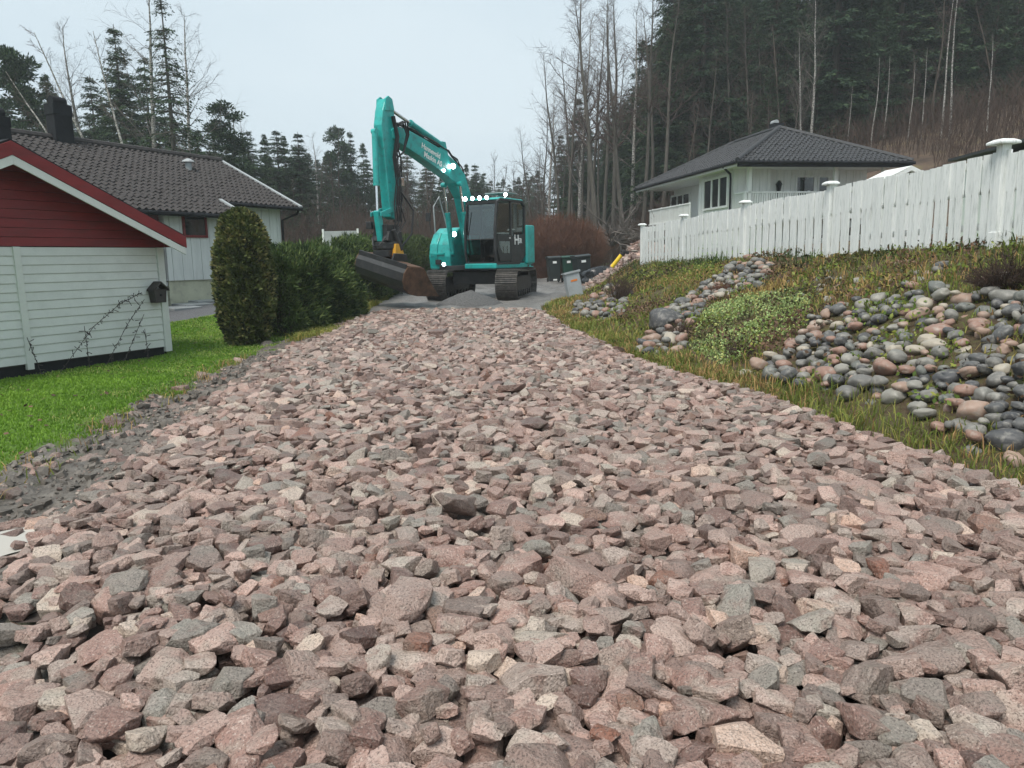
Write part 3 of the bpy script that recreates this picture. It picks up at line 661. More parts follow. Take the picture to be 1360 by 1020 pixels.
def bank_pt(px, py):
    """where the sight line meets the bank"""
    d0 = FW + RT*(px-680)/F_PX + UP*(510-py)/F_PX; t = np.linspace(2, 45, 900); P = np.array([0, 0, EYE])+d0*t[:, None]; k = np.argmax(P[:, 2] < Hn(P[:, 0], P[:, 1])); return P[k]
p = bank_pt(822, 402); twig_bush('shrub', p[0], p[1], .55, .75, 130, 'brush', 51, 'brown leafless shrub on the bank behind the grey cabinet', 'shrub')
p = bank_pt(958, 392); twig_bush('shrub', p[0], p[1], .35, .3, 120, 'red_brush', 52, 'small rust red clump among the cobbles below the fence', 'shrub')
p = bank_pt(1335, 385); twig_bush('shrub', p[0], p[1], .6, .45, 260, 'brush', 53, 'brown tangle of dead stems at the near end of the fence', 'shrub', droop=.12)
p = bank_pt(905, 445); twig_bush('shrub', p[0], p[1], .4, .3, 140, 'brush', 54, 'dark brown heather clump behind the large boulder', 'shrub', droop=.1)
p = bank_pt(985, 470); twig_bush('shrub', p[0], p[1], .35, .22, 120, 'brush', 55, 'brown wilted clump in front of the pale green ground cover', 'shrub', droop=.15)

# ------------------------------------------------------------------ white fence
paint('white_paint', (.73, .75, .74), .6, .06, 4, .15, .4, dirt=(.36, .40, .38), dirt_amt=.75, stretch=(5, 5, .6))
paint('house_white', (.72, .74, .72), .6, .06, 2, .1, .4, dirt=(.5, .52, .5), dirt_amt=.4, stretch=(4, 4, .5))
paint('garage_white', (.62, .65, .62), .5, .06, 2, .08, .45, dirt=(.45, .48, .45), dirt_amt=.35)
paint('red_paint', (.19, .017, .019), .5, .2, 2, .15, .4, dirt=(.09, .02, .02), dirt_amt=.5, stretch=(.6, 3, 3))
paint('black_metal', (.012, .013, .016), .7, .3, 4, .1, .2)
paint('roof_tile', (.043, .039, .039), .75, .35, 9, .4, .25, dirt=(.085, .072, .068), dirt_amt=.5)
paint('dark_roof_tile', (.045, .046, .05), .6, .25, 9, .3, .3)
paint('dark_wood', (.035, .03, .028), .7, .3, 4, .2)
paint('plinth', (.55, .55, .42), .8, .1, 3, .3, .3, dirt=(.25, .24, .2), dirt_amt=.6)
paint('grey_steel', (.33, .35, .36), .45, .12, 3, .05)
paint('brown_wall', (.16, .05, .045), .7, .2, 3, .2)
def dark_glass():
    t = NT('window_glass'); t.fin(t.ramp(t.noise(1.2, 3, .5, t.coords(True)), [(.35, (.012, .014, .016)), (.65, (.05, .055, .06))]), .05, .8); MAT['window_glass'] = t.m
dark_glass()
fr = random.Random(4)
FDIR = np.array([-.1353, 1, 0]); FDIR = FDIR/np.linalg.norm(FDIR); FANG = math.atan2(FDIR[1], FDIR[0])
F0 = np.array([7.71-.1353*9.15, 9.15, 0]); fence = thing('picket_fence', (F0[0], F0[1], 0), FANG, 'long white painted board fence stepping up along the top of the bank', 'fence')
def fence_base(s): return 1.68-.29*(s-.85)/15.1
FL = 16.0
posts = [.85, 4.85, 8.35, 12.2, 15.95]
pick = [MB().prism([(-.058, 0), (.052, 0), (.056, .58), (.071, .62), (.071, 1), (-.071, 1), (-.071, .62), (-.06, .58)], -.011, .011).mesh('picket') for k in range(1)]
pick[0].materials.append(MAT['white_paint'])
n = int(FL/.15)
for i in range(n):
    s = .05+i*.15; o = bpy.data.objects.new('picket', pick[0]); link(o, fence); bz = fence_base(s)+fr.uniform(-.06, .02)
    top = fence_base(s)+1.16+.02*math.sin(s*2)+fr.uniform(-.008, .008)
    if s < .75: top -= .04
    o.location = (s, (0 if i % 2 else .024)+fr.uniform(-.004, .004), bz); o.scale = (fr.uniform(.92, 1.06), 1, top-bz); o.rotation_euler = (fr.uniform(-.012, .012), fr.uniform(-.008, .008), fr.uniform(-.02, .02))
for zc in (.25, .72, 1.08):
    mb = MB()
    for a, b in zip([0]+posts, posts+[FL]):
        if b-a < .2: continue
        p0, p1 = Vector((a, -.052, fence_base(a)+zc)), Vector((b, -.052, fence_base(b)+zc)); m = (p0+p1)/2; d = p1-p0
        mb.box(m, (d.length, .04, .09), Matrix.Rotation(-math.atan2(d.z, d.x), 3, 'Y'))
    mb.build('rail', MAT['white_paint'], fence)
for k, s in enumerate(posts):
    b = fence_base(s); mb = MB().bb(s-.055, s+.055, -.06, .065, b-.3, b+1.22+(.04 if k == 0 else .0)); po = mb.build('post', MAT['white_paint'], fence, .006)
    if k == 0: MB().bb(s-.065, s+.065, -.07, .078, b-.1, b+.16).build('foot_board', MAT['white_paint'], po, .004)
    zc = b+1.22+(.04 if k == 0 else .0); w = .115 if k else .14
    MB().add([(s-w, -w+.015, zc), (s+w, -w+.015, zc), (s+w, w+.015, zc), (s-w, w+.015, zc), (s-w, -w+.015, zc+.035), (s+w, -w+.015, zc+.035), (s+w, w+.015, zc+.035), (s-w, w+.015, zc+.035), (s-w*.6, -w*.6+.015, zc+.065), (s+w*.6, -w*.6+.015, zc+.065), (s+w*.6, w*.6+.015, zc+.065), (s-w*.6, w*.6+.015, zc+.065)],
             [(0, 3, 2, 1), (8, 9, 10, 11)]+[(a+i, a+(i+1) % 4, a+4+(i+1) % 4, a+4+i) for a in (0, 4) for i in range(4)]).build('cap', MAT['white_paint'], po, .01)

# ------------------------------------------------------------------ roof of curved tiles
def tile_roof(name, rows, s_range, org, es, et, en, mat, parent, tw=.205, rl=.265, lift=.036, seed=0):
    """rows up the slope; s_range(t) -> (s0,s1); surface point = org+es*s+et*t+en*h"""
    rng = np.random.default_rng(seed); org, es, et, en = (np.array(a, float) for a in (org, es, et, en)); VV = []; FF = []; base = 0
    for j in range(rows):
        t0, t1 = j*rl-.02, (j+1)*rl+.03; s0, s1 = s_range((j+.5)*rl)
        if s1-s0 < tw*.6: continue
        a = np.arange(s0, s1, tw/6); ph = (a/tw) % 1; wave = np.where(ph < .55, np.sin(ph/.55*np.pi)*.045, -.012*np.sin((ph-.55)/.45*np.pi)); jit = rng.normal(0, .004, int((s1-s0)/tw)+3)[((a-s0)/tw).astype(int)]
        n = len(a); P = lambda t, h: org+es*a[:, None]+et*(np.full(n, t)+jit*2)[:, None]+en*(wave+h+jit)[:, None]
        V = np.concatenate([P(t0, -.005), P(t0, lift), P(t1, 0)]); i = np.arange(n-1)
        VV.append(V); FF.append(np.concatenate([np.stack([i, i+1, n+i+1, n+i], 1), np.stack([n+i, n+i+1, 2*n+i+1, 2*n+i], 1)])+base); base += len(V)
    o = mesh_obj(name, np_mesh(name, np.concatenate(VV), [np.concatenate(FF)], None, False), mat, parent); o['kind'] = 'stuff'; return o
def board_wall(parent, name, mat, x0, x1, z0, z1, y, w=.14, axis='x', depth=.022, lap=.006, seed=1):
    """vertical boards, each its own piece, outside face toward -y (or -x)"""
    r = random.Random(seed); n = max(1, int(round((x1-x0)/w))); ww = (x1-x0)/n; me = {}
    for i in range(n):
        k = i % 2; a = x0+i*ww
        if k not in me:
            mb = MB()
            if axis == 'x': mb.bb(.004, ww-.004, -depth-(.012 if k else 0), 0, 0, z1-z0)
            else: mb.bb(-depth-(.012 if k else 0), 0, .004, ww-.004, 0, z1-z0)
            me[k] = mb.mesh(name); me[k].materials.append(mat)
        o = bpy.data.objects.new(name, me[k]); link(o, parent); o.location = (a, y, z0) if axis == 'x' else (y, a, z0)
def window(parent, x0, x1, z0, z1, y, frame_mat, panes=1, fw=.07, axis='x', proud=.05):
    f = MB()
    def bx(mb, a0, a1, b0, b1, c0, c1): mb.bb(a0, a1, b0, b1, c0, c1) if axis == 'x' else mb.bb(b0, b1, a0, a1, c0, c1)
    for (a, b, c, d) in ((x0-fw, x1+fw, z1, z1+fw), (x0-fw, x1+fw, z0-fw, z0), (x0-fw, x0, z0, z1), (x1, x1+fw, z0, z1)): bx(f, a, b, y-proud, y+.02, c, d)
    for k in range(1, panes):
        xm = x0+(x1-x0)*k/panes; bx(f, xm-fw*.6, xm+fw*.6, y-proud+.004, y+.02, z0, z1)
    fo = f.build('window', frame_mat, parent, .004)
    for k in range(panes):
        a = x0+(x1-x0)*k/panes; b = x0+(x1-x0)*(k+1)/panes; g = MB(); bx(g, a+.002, b-.002, y-.022, y-.012, z0, z1); g.build('pane', MAT['window_glass'], fo)
    return fo

# ------------------------------------------------------------------ garage with red gable
GA = math.radians(62.5); gar = thing('garage', (-6.13, 13.5, .03), GA, 'garage with white boards below and a dark red gable', 'garage')
GW = 5.25; GD = 6.5; zt = 1.88; ap = GW/2; slope = (3.08-zt)/(ap)
MB().bb(-GW, 0, .04, GD, .12, zt).build('wall_core', MAT['dark_wood'], gar)
MB().bb(-GW+.05, -.05, .06, GD-.05, -.3, .12).build('foundation', MAT['black_metal'], gar)
bm_ = {}
nb = 13; bh_ = (zt-.14)/nb
def lap_board(x0, x1, h):
    return MB().prism([(0, 0), (-.026, .0), (-.026, .012), (-.012, h-.004), (0, h-.004)], x0, x1, 'x')
for (x0, x1) in ((-.115, -2.43), (-2.53, -GW+.1)):
    me = lap_board(min(x0, x1), max(x0, x1), bh_).mesh('white_board'); me.materials.append(MAT['garage_white'])
    for k in range(nb): o = bpy.data.objects.new('white_board', me); link(o, gar); o.location = (0, .035, .14+k*bh_)
for x0, x1 in ((-.11, .02), (-2.53, -2.43), (-GW-.02, -GW+.1)): MB().bb(x0, x1, -.015, .05, .05, zt).build('corner_board', MAT['garage_white'], gar, .003)
board_wall(gar, 'side_board', MAT['garage_white'], .06, GD, .1, zt+.02, 0.02, .2, 'y') if False else None
MB().bb(-.02, .012, .05, GD, .1, zt).build('side_wall', MAT['garage_white'], gar)
# red gable boards
gz = zt+.01; k = 0; gh = .135
while gz < 3.1:
    hw = ap-(gz-zt)/slope+.3; hw2 = ap-(gz+gh-zt)/slope+.3
    if hw2 < .05: break
    mb = MB(); f = -.028
    mb.add([(-ap-hw, .03+f, gz), (-ap+hw, .03+f, gz), (-ap+hw2, .03+f*.6, gz+gh-.005), (-ap-hw2, .03+f*.6, gz+gh-.005), (-ap-hw, .04, gz), (-ap+hw, .04, gz), (-ap+hw2, .04, gz+gh-.005), (-ap-hw2, .04, gz+gh-.005)], [(0, 1, 2, 3), (7, 6, 5, 4), (0, 4, 5, 1), (3, 2, 6, 7), (1, 5, 6, 2), (0, 3, 7, 4)])
    mb.build('red_board', MAT['red_paint'], gar); gz += gh
# roof slabs with red and white barge boards
oh = .42; ex = .16; zr0 = zt+.06
for sgn in (1, -1):
    def X(d): return -ap+sgn*d
    a, b = 0, ap+ex; za, zb = zt+ap*slope+.22, zt-ex*slope+.22
    MB().prism([(X(a), za), (X(b), zb), (X(b), zb+.06), (X(a), za+.06)], -oh, GD+.2).build('roof', MAT['black_metal'], gar)
    MB().prism([(X(a), za-.16), (X(b), zb-.16), (X(b), zb+.03), (X(a), za+.03)], -oh-.03, -oh-.003).build('red_barge_board', MAT['red_paint'], gar, .003)
    MB().prism([(X(a), za-.29), (X(b-.02), zb-.28), (X(b-.02), zb-.165), (X(a), za-.165)], -oh-.022, -oh+.004).build('white_barge_board', MAT['garage_white'], gar, .003)
    MB().prism([(X(b-.1), zb-.14), (X(b), zb-.14), (X(b), zb-.02), (X(b-.1), zb-.02)], -oh+.006, GD+.2).build('eave_board', MAT['red_paint'], gar)
# bird box on the corner
bx = thing('bird_box', (-6.13, 13.5, .03), GA, 'small dark wooden bird box on the white garage wall', 'bird box')
MB().prism([(-.33, .93), (-.13, .93), (-.10, 1.16), (-.36, 1.16)], -.16, -.0).build('box', MAT['dark_wood'], bx, .004)
MB().prism([(-.39, 1.13), (-.23, 1.27), (-.07, 1.13), (-.08, 1.165), (-.23, 1.3), (-.38, 1.165)], -.2, 0.0).build('roof', MAT['dark_wood'], bx, .003)
MB().lathe([(.022, -.172), (.022, -.161)], (-.23, 0, 1.06), 12, 'y').build('entrance', MAT['black_metal'], bx)
# dry climbing stems against the wall
def stalks(pts, label, seed):
    r = random.Random(seed); segs = []; p0 = Vector(pts[0]); P = [Vector(p) for p in pts]
    for a, b in zip(P[:-1], P[1:]):
        for k in range(8):
            u, v = a.lerp(b, k/8), a.lerp(b, (k+1)/8); j = Vector((r.gauss(0, .008), 0, r.gauss(0, .008))); segs.append([*u, *(v), .006, .005])
            for q in range(3): w = u+Vector((r.gauss(0, .035), r.gauss(0, .02), r.gauss(0, .035))); segs.append([*u, *w, .004, .007])
    t = thing('dry_stem', (-6.13, 13.5, .03), GA, label, 'plant stem', 'dry stems against the garage'); mesh_obj('stem', segs_mesh('stem', segs, 4), MAT['dark_wood'], t)
stalks([(-2.25, -.35, 0), (-1.55, -.2, .62), (-1.0, -.12, .95), (-.55, -.1, 1.12)], 'longest dry stem leaning across the garage wall up to the bird box', 1)
stalks([(-1.4, -.25, .03), (-.9, -.12, .6), (-.5, -.08, 1.0)], 'dry stem leaning below the bird box, upper of two', 2)
stalks([(-1.1, -.25, .03), (-.55, -.1, .75)], 'dry stem leaning below the bird box, lower of two', 3)
stalks([(-1.75, -.3, 0), (-1.7, -.2, .65)], 'upright dry stem crossing the long leaning one', 4)
stalks([(-2.48, -.25, 0), (-2.55, -.12, .55)], 'short dry stem by the vertical trim board', 5)
stalks([(-.62, -.2, 0), (-.58, -.12, .5)], 'short upright dry stem near the garage corner', 6)

# ------------------------------------------------------------------ dark roofed house
LH = thing('house', (-7.75, 26.1, .68), math.atan2(.893, .45), 'pale house with dark brown tiled roof behind the garage', 'house')
ez = 2.78; rz_ = 4.52; yr_ = 3.0; sl = (rz_-ez)/(yr_+.5); X0 = -19
MB().bb(X0, -.02, .05, 7, .0, ez+.1).build('wall_core', MAT['house_white'], LH)
MB().add([(-.03, .05, ez), (-.03, 6.65, ez), (-.03, yr_, rz_-.15), (-.3, .05, ez), (-.3, 6.65, ez), (-.3, yr_, rz_-.15)], [(0, 1, 2), (5, 4, 3), (0, 2, 5, 3), (1, 4, 5, 2)]).build('gable', MAT['house_white'], LH)
board_wall(LH, 'wall_board', MAT['house_white'], -3.4, 0, .5, ez+.25, .03, .17)
BY = -.9
bay = MB().bb(-5.4, -3.42, BY+.03, .04, .5, 2.5).build('bay_core', MAT['house_white'], LH)
board_wall(LH, 'wall_board', MAT['house_white'], -5.4, -3.4, .5, 2.5, BY, .17)
MB().bb(-5.36, -3.4, BY+.04, .04, -.6, .5).build('foundation_wall', MAT['plinth'], LH); MB().bb(X0, -.05, .1, .3, -.6, .45).build('foundation_wall', MAT['plinth'], LH)
window(LH, -4.75, -4.05, 1.75, 2.28, BY-.03, MAT['red_paint'], 1, .07)
# recessed balcony
MB().bb(-12, -5.42, -.02, .04, .45, 2.75).build('balcony_wall', MAT['brown_wall'], LH)
MB().bb(-12, -5.42, BY, .03, .36, .46).build('balcony_floor', MAT['grey_steel'], LH)
rl_ = MB(); rl_.bb(-9, -5.45, BY-.02, BY+.02, 1.32, 1.37); rail = rl_.build('balcony_rail', MAT['grey_steel'], LH); MB().bb(-9, -5.45, BY-.02, BY+.02, .5, .54).build('bottom_rail', MAT['grey_steel'], rail)
for k in range(20): MB().bb(-5.5-k*.16, -5.485-k*.16, BY-.01, BY+.01, .54, 1.32).build('baluster', MAT['grey_steel'], rail)
MB().bb(-5.75, -5.45, BY+.1, BY+.3, 1.2, 2.4).build('red_post', MAT['brown_wall'], LH)
# roof
en = np.array([0, -sl, 1]); en = en/np.linalg.norm(en); et = np.array([0, 1, sl]); et = et/np.linalg.norm(et)
LT = math.hypot(yr_+.5, rz_-ez)
MB().prism([(-.5, ez-.08), (yr_, rz_-.08), (yr_, rz_-.02), (-.5, ez-.02)], X0, .42, 'x').build('roof_deck', MAT['dark_wood'], LH)
MB().prism([(7.2, ez-.08), (yr_, rz_-.08), (yr_, rz_), (7.2, ez)], X0, .42, 'x').build('rear_roof', MAT['roof_tile'], LH)
tile_roof('roof_tiles', int(LT/.265)+1, lambda t: (X0, .4), (0, -.5, ez), (1, 0, 0), et, en, MAT['roof_tile'], LH, seed=3)
LT2 = 1.0
o2 = np.array([0, -.5, ez])-et*LT2
MB().prism([(o2[1], o2[2]-.07), (-.45, ez-.1), (-.45, ez-.02), (o2[1], o2[2]-.01)], X0, -3.0, 'x').build('lower_roof_deck', MAT['dark_wood'], LH)
tile_roof('lower_roof_tiles', 4, lambda t: (X0, -3.02), o2, (1, 0, 0), et, en, MAT['roof_tile'], LH, seed=4)
def slope_strip(name, x0, x1, t0, t1, mat, h0=-.02, h1=.1):
    P = [np.array([0, -.5, ez])+et*t+en*h for t in (t0, t1) for h in (h0, h1)]
    MB().add([(x, p[1], p[2]) for x in (x0, x1) for p in P], [(0, 1, 3, 2), (4, 6, 7, 5), (0, 4, 5, 1), (2, 3, 7, 6), (1, 5, 7, 3), (0, 2, 6, 4)]).build(name, mat, LH)
slope_strip('rake_flashing', .36, .5, -.05, LT+.05, MAT['grey_steel'], -.16, .075); slope_strip('lower_rake_flashing', -3.06, -2.94, -LT2-.05, .02, MAT['grey_steel'], -.12, .08)
MB().tube([(X0, yr_, rz_+.05), (.4, yr_, rz_+.05)], .11, 8).build('ridge_tiles', MAT['roof_tile'], LH)
MB().tube([(X0, o2[1]-.06, o2[2]-.06), (-3.0, o2[1]-.06, o2[2]-.06)], .06, 8).build('gutter', MAT['black_metal'], LH)
MB().tube([(-3.0, -.57, ez-.06), (.45, -.57, ez-.06)], .06, 8).build('gutter', MAT['black_metal'], LH)
MB().tube([(.28, -.57, ez-.1), (.28, -.5, ez-.22), (.02, -.06, ez-.42), (.02, -.06, .2)], .04, 8).build('downpipe', MAT['black_metal'], LH)
# chimneys and roof vent: placed where the picture has them on the slope
def roof_pt(px, py):
    """hit of the sight line with the visible slope, in house coordinates"""
    M = Matrix.Translation((-7.75, 26.1, .68))@Matrix.Rotation(math.atan2(.893, .45), 4, 'Z'); Mi = M.inverted()
    a = Mi@Vector((0, 0, EYE)); b = Mi@Vector(at(px, py, 20)); d = b-a; n_ = Vector(en); t = (Vector((0, -.5, ez))-a).dot(n_)/d.dot(n_); return a+d*t
def chimney(px, py, w, h, parent, label):
    p = roof_pt(px, py); c = MB().bb(p.x-w, p.x+w, p.y-w*.7, p.y+w*.7, p.z-.5, p.z+h).build('chimney', MAT['black_metal'], LH, .01); c['label'] = label
    MB().bb(p.x-w*1.06, p.x+w*1.06, p.y-w*.76, p.y+w*.76, p.z+h*.72, p.z+h+.03).build('collar', MAT['grey_steel'] if False else MAT['black_metal'], c, .01)
    MB().tube([(p.x-w*.75, p.y, p.z+h+.12), (p.x+w*.75, p.y, p.z+h+.12)], .13, 12).build('cowl', MAT['black_metal'], c)
    MB().bb(p.x-w*1.6, p.x+w*1.6, p.y-w*1.15, p.y-w*.72, p.z-.3, p.z-.12).build('flashing', MAT['grey_steel'], c)
chimney(82, 188, .27, .98, LH, 'black chimney with a round cowl'); chimney(-1, 200, .25, .8, LH, 'second black chimney at the picture edge')
p = roof_pt(251, 226); v = MB().lathe([(.1, -.2), (.1, .2), (.09, .25)], p, 12).build('roof_vent', MAT['grey_steel'], LH); MB().lathe([(.2, .25), (.17, .3), (.05, .36)], p, 12).build('vent_cap', MAT['grey_steel'], v)
# paving slabs by the house
for k, (px, py) in enumerate(((240, 402), (255, 396), (270, 391))):
    q = at(px, py, 20.3+k*.75); o = MB().bb(-.45, .45, -.3, .3, -.03, .03).build('paving_slab', MAT['grey_steel'], None, .005); o.location = (q[0], q[1], float(Hn(q[0], q[1]))+.02); o.rotation_euler = (.06, 0, GA)
    tag(o, ('nearest', 'middle', 'farthest')[k]+' of three grey paving slabs on the gravel below the pale house', 'paving slab', 'paving slabs by the house')

# ------------------------------------------------------------------ white house on the hill
RA = math.atan2(.172, .985); RHO = Vector((9.25, 30.45, 2.7)); RH = thing('house', RHO, RA, 'white house with dark hipped roof behind the fence', 'house')
FWD = 6.3; SD = 10.4; ez2 = 2.40
MB().bb(1.6, FWD-.1, 1.3, SD, -2.2, ez2).build('wall_core', MAT['house_white'], RH)
MB().bb(0.03, 1.62, .95, 4.3, -2.2, ez2).build('bay_core', MAT['house_white'], RH)
MB().bb(1.3, 1.65, 4.3, SD, -2.2, ez2).build('balcony_back_wall', MAT['house_white'], RH)
board_wall(RH, 'wall_board', MAT['house_white'], 1.62, FWD-.1, .4, ez2, 1.29, .16, seed=5)
board_wall(RH, 'wall_board', MAT['house_white'], .95, 4.3, -.6, ez2, .03, .16, 'y', seed=6)
board_wall(RH, 'wall_board', MAT['house_white'], .03, 1.62, .3, ez2, .93, .16, seed=7)
# side windows
window(RH, 1.4, 3.6, .95, 2.1, .0, MAT['house_white'], 3, .09, 'y', .06)
window(RH, 5.3, 6.9, .95, 2.1, 1.28, MAT['house_white'], 1, .08, 'y', .05); window(RH, 8.3, 10.6, 1.05, 2.0, 1.28, MAT['house_white'], 3, .09, 'y', .05)
# porch front: windows, door lamp, number, posts and rails
window(RH, 3.0, 3.75, .75, 2.05, 1.27, MAT['house_white'], 1, .08); window(RH, 4.0, 4.4, .75, 2.05, 1.27, MAT['house_white'], 1, .07)
def railing(p0, p1, z0, z1, step, along):
    mb = MB()
    def bx(a0, a1, c0, c1, t=.03):
        if along == 'x': mb.bb(a0, a1, p0[1]-t, p0[1]+t, c0, c1)
        else: mb.bb(p0[0]-t, p0[0]+t, a0, a1, c0, c1)
    a, b = (p0[0], p1[0]) if along == 'x' else (p0[1], p1[1])
    bx(a, b, z1-.06, z1, .04); r = mb.build('railing', MAT['house_white'], RH); mb = MB(); bx(a, b, z0, z0+.06, .035); mb.build('bottom_rail', MAT['house_white'], r)
    me = None; n_ = int((b-a)/step)
    for k in range(n_+1):
        s = a+k*step; big = k % 9 == 0; m2 = MB(); w = .045 if big else .022
        if along == 'x': m2.bb(s-w, s+w, p0[1]-.02, p0[1]+.02, z0+.06 if not big else z0-.12, z1-.06 if not big else z1+.02)
        else: m2.bb(p0[0]-.02, p0[0]+.02, s-w, s+w, z0+.06 if not big else z0-.12, z1-.06 if not big else z1+.02)
        m2.build('baluster', MAT['house_white'], r)
railing((.1, .02), (5.4, .02), .6, 1.38, .1, 'x'); railing((.06, .06), (.06, .9), .6, 1.38, .12, 'y'); railing((-.35, 4.4), (-.35, 9.6), .5, 1.28, .13, 'y')
MB().bb(-.4, 1.4, 4.35, 9.7, .2, .42).build('balcony_floor', MAT['house_white'], RH); MB().bb(0.1, 5.6, -.05, 1.3, .3, .5).build('porch_floor', MAT['house_white'], RH)
for x_ in (.25, 3.95, 6.1): MB().bb(x_-.07, x_+.07, -.02, .12, .3, ez2).build('porch_post', MAT['house_white'], RH, .005)
lm = MB().prism([(2.1, 1.5), (2.2, 1.5), (2.24, 1.75), (2.06, 1.75)], 1.12, 1.25).build('wall_lamp', MAT['black_metal'], RH); MB().prism([(2.03, 1.75), (2.27, 1.75), (2.15, 1.92)], 1.1, 1.26).build('lamp_roof', MAT['black_metal'], lm); MB().bb(2.13, 2.17, 1.2, 1.27, 1.25, 1.5).build('lamp_bracket', MAT['black_metal'], lm)
def lettering(txt, size, mat, parent, M, ext=.004, bold=False):
    cu = bpy.data.curves.new('lettering', 'FONT'); cu.body = txt; cu.size = size; cu.extrude = ext; cu.align_x = 'CENTER'; cu.align_y = 'CENTER'; cu.resolution_u = 3
    if bold: cu.offset = size*.02
    tmp = bpy.data.objects.new('lettering', cu); link(tmp); bpy.context.view_layer.update(); me = bpy.data.meshes.new_from_object(tmp); bpy.data.objects.remove(tmp)
    o = mesh_obj('lettering', me, mat, parent); o.matrix_local = M; return o
lettering('22', .3, MAT['black_metal'], RH, Matrix.Translation((1.35, -.0+1.24, 1.72))@Matrix.Rotation(math.pi/2, 4, 'X'))
MB().bb(.03, 1.62, 1.255, 1.3, .3, ez2).build('porch_wall', MAT['house_white'], RH) if False else None
# hipped roof
o_ = .6; W2 = (FWD+2*o_)/2; hz = ez2+.05; rise = 1.85; c0 = (-o_, -o_); sl2 = rise/W2
A = Vector((-o_+W2, -o_+W2, hz+rise)); B = Vector((-o_+W2, SD+o_-W2, hz+rise))
C = [Vector((-o_, -o_, hz)), Vector((FWD+o_, -o_, hz)), Vector((FWD+o_, SD+o_, hz)), Vector((-o_, SD+o_, hz))]
MB().add([C[0], C[1], C[2], C[3], A, B], [(0, 1, 4), (1, 2, 5, 4), (2, 3, 5), (3, 0, 4, 5), (3, 2, 1, 0)]).build('roof_deck', MAT['dark_roof_tile'], RH)
mb = MB(); mb.bb(-o_, FWD+o_, -o_+.03, -o_+.06, hz-.16, hz-.003).bb(-o_, -o_+.03, -o_, SD+o_, hz-.16, hz-.003); mb.build('fascia', MAT['house_white'], RH)
MB().bb(-o_+.04, FWD+o_-.04, -o_+.07, SD+o_-.05, hz-.1, hz-.04).build('soffit', MAT['house_white'], RH)
MB().tube([(-o_-.05, -o_-.06, hz-.03), (FWD+o_+.05, -o_-.06, hz-.03)], .065, 8).build('gutter', MAT['black_metal'], RH); MB().tube([(-o_-.06, -o_-.05, hz-.03), (-o_-.06, SD+o_, hz-.03)], .065, 8).build('gutter', MAT['black_metal'], RH)
MB().bb(-o_+.0, FWD+o_, -o_-.01, -o_+.025, hz-.2, hz-.01).build('dark_fascia', MAT['black_metal'], RH)
LTr = math.hypot(W2, rise); rows = int(LTr/.265)
tile_roof('front_roof_tiles', rows, lambda t: (W2*t/LTr-o_, FWD+o_-W2*t/LTr), (0, -o_, hz+.02), (1, 0, 0), unit(np.array([0, W2, rise])), unit(np.array([0, -rise, W2])), MAT['dark_roof_tile'], RH, seed=5)
tile_roof('side_roof_tiles', rows, lambda t: (W2*t/LTr-o_, SD+o_-W2*t/LTr), (-o_, 0, hz+.02), (0, 1, 0), unit(np.array([W2, 0, rise])), unit(np.array([-rise, 0, W2])), MAT['dark_roof_tile'], RH, seed=6)
for a_, b_ in ((C[0], A), (C[1], A), (C[3], B), (A, B)): MB().tube([a_+Vector((0, 0, .06)), b_+Vector((0, 0, .06))], .1, 8).build('hip_tiles', MAT['dark_roof_tile'], RH)
MB().tube([(-o_-.06, .55, hz-.06), (-.1, 1.0, hz-.3), (-.08, 1.0, hz-.5), (-.08, 1.0, -.5)], .045, 8).build('downpipe', MAT['black_metal'], RH)
p = A+Vector((.15, .5, 0)); c = MB().bb(p.x-.22, p.x+.22, p.y-.25, p.y+.25, p.z-.4, p.z+.3).build('chimney', MAT['black_metal'], RH, .01); MB().tube([(p.x-.1, p.y-.18, p.z+.34), (p.x-.1, p.y+.18, p.z+.34)], .11, 12).build('cowl', MAT['grey_steel'], c)
# small outbuildings behind the fence
sh = thing('shed', tuple(at(1203, 264, 23)), .12, 'small white gabled shed peeping over the fence', 'shed')
MB().prism([(-.6, -1.5), (.6, -1.5), (.6, .5), (0, .78), (-.6, .5)], 0, .9).build('wall', MAT['house_white'], sh)
for s_ in (-1, 1): MB().prism([(0, .8), (s_*.8, .43), (s_*.8, .53), (0, .9)], -.2, 1.1).build('barge_board', MAT['house_white'], sh); MB().prism([(0, .91), (s_*.82, .54), (s_*.82, .57), (0, .94)], -.18, 1.1).build('roof', MAT['house_white'], sh)

q0, q1 = at(1362, 196, 12.6), at(1262, 214, 15.2); dq = q1-q0; s2 = thing('shed', (q0[0], q0[1], q0[2]), math.atan2(dq[1], dq[0]), 'low dark roof just showing over the near end of the fence', 'shed'); Lq = float(np.hypot(dq[0], dq[1]))
MB().bb(-1.5, Lq, -1.6, -.25, -2.2, -.1).build('wall', MAT['house_white'], s2); MB().prism([(-1.6, .1), (Lq+.1, dq[2]), (Lq+.1, dq[2]+.05), (-1.6, .15)], -1.8, 0).build('roof', MAT['dark_roof_tile'], s2)

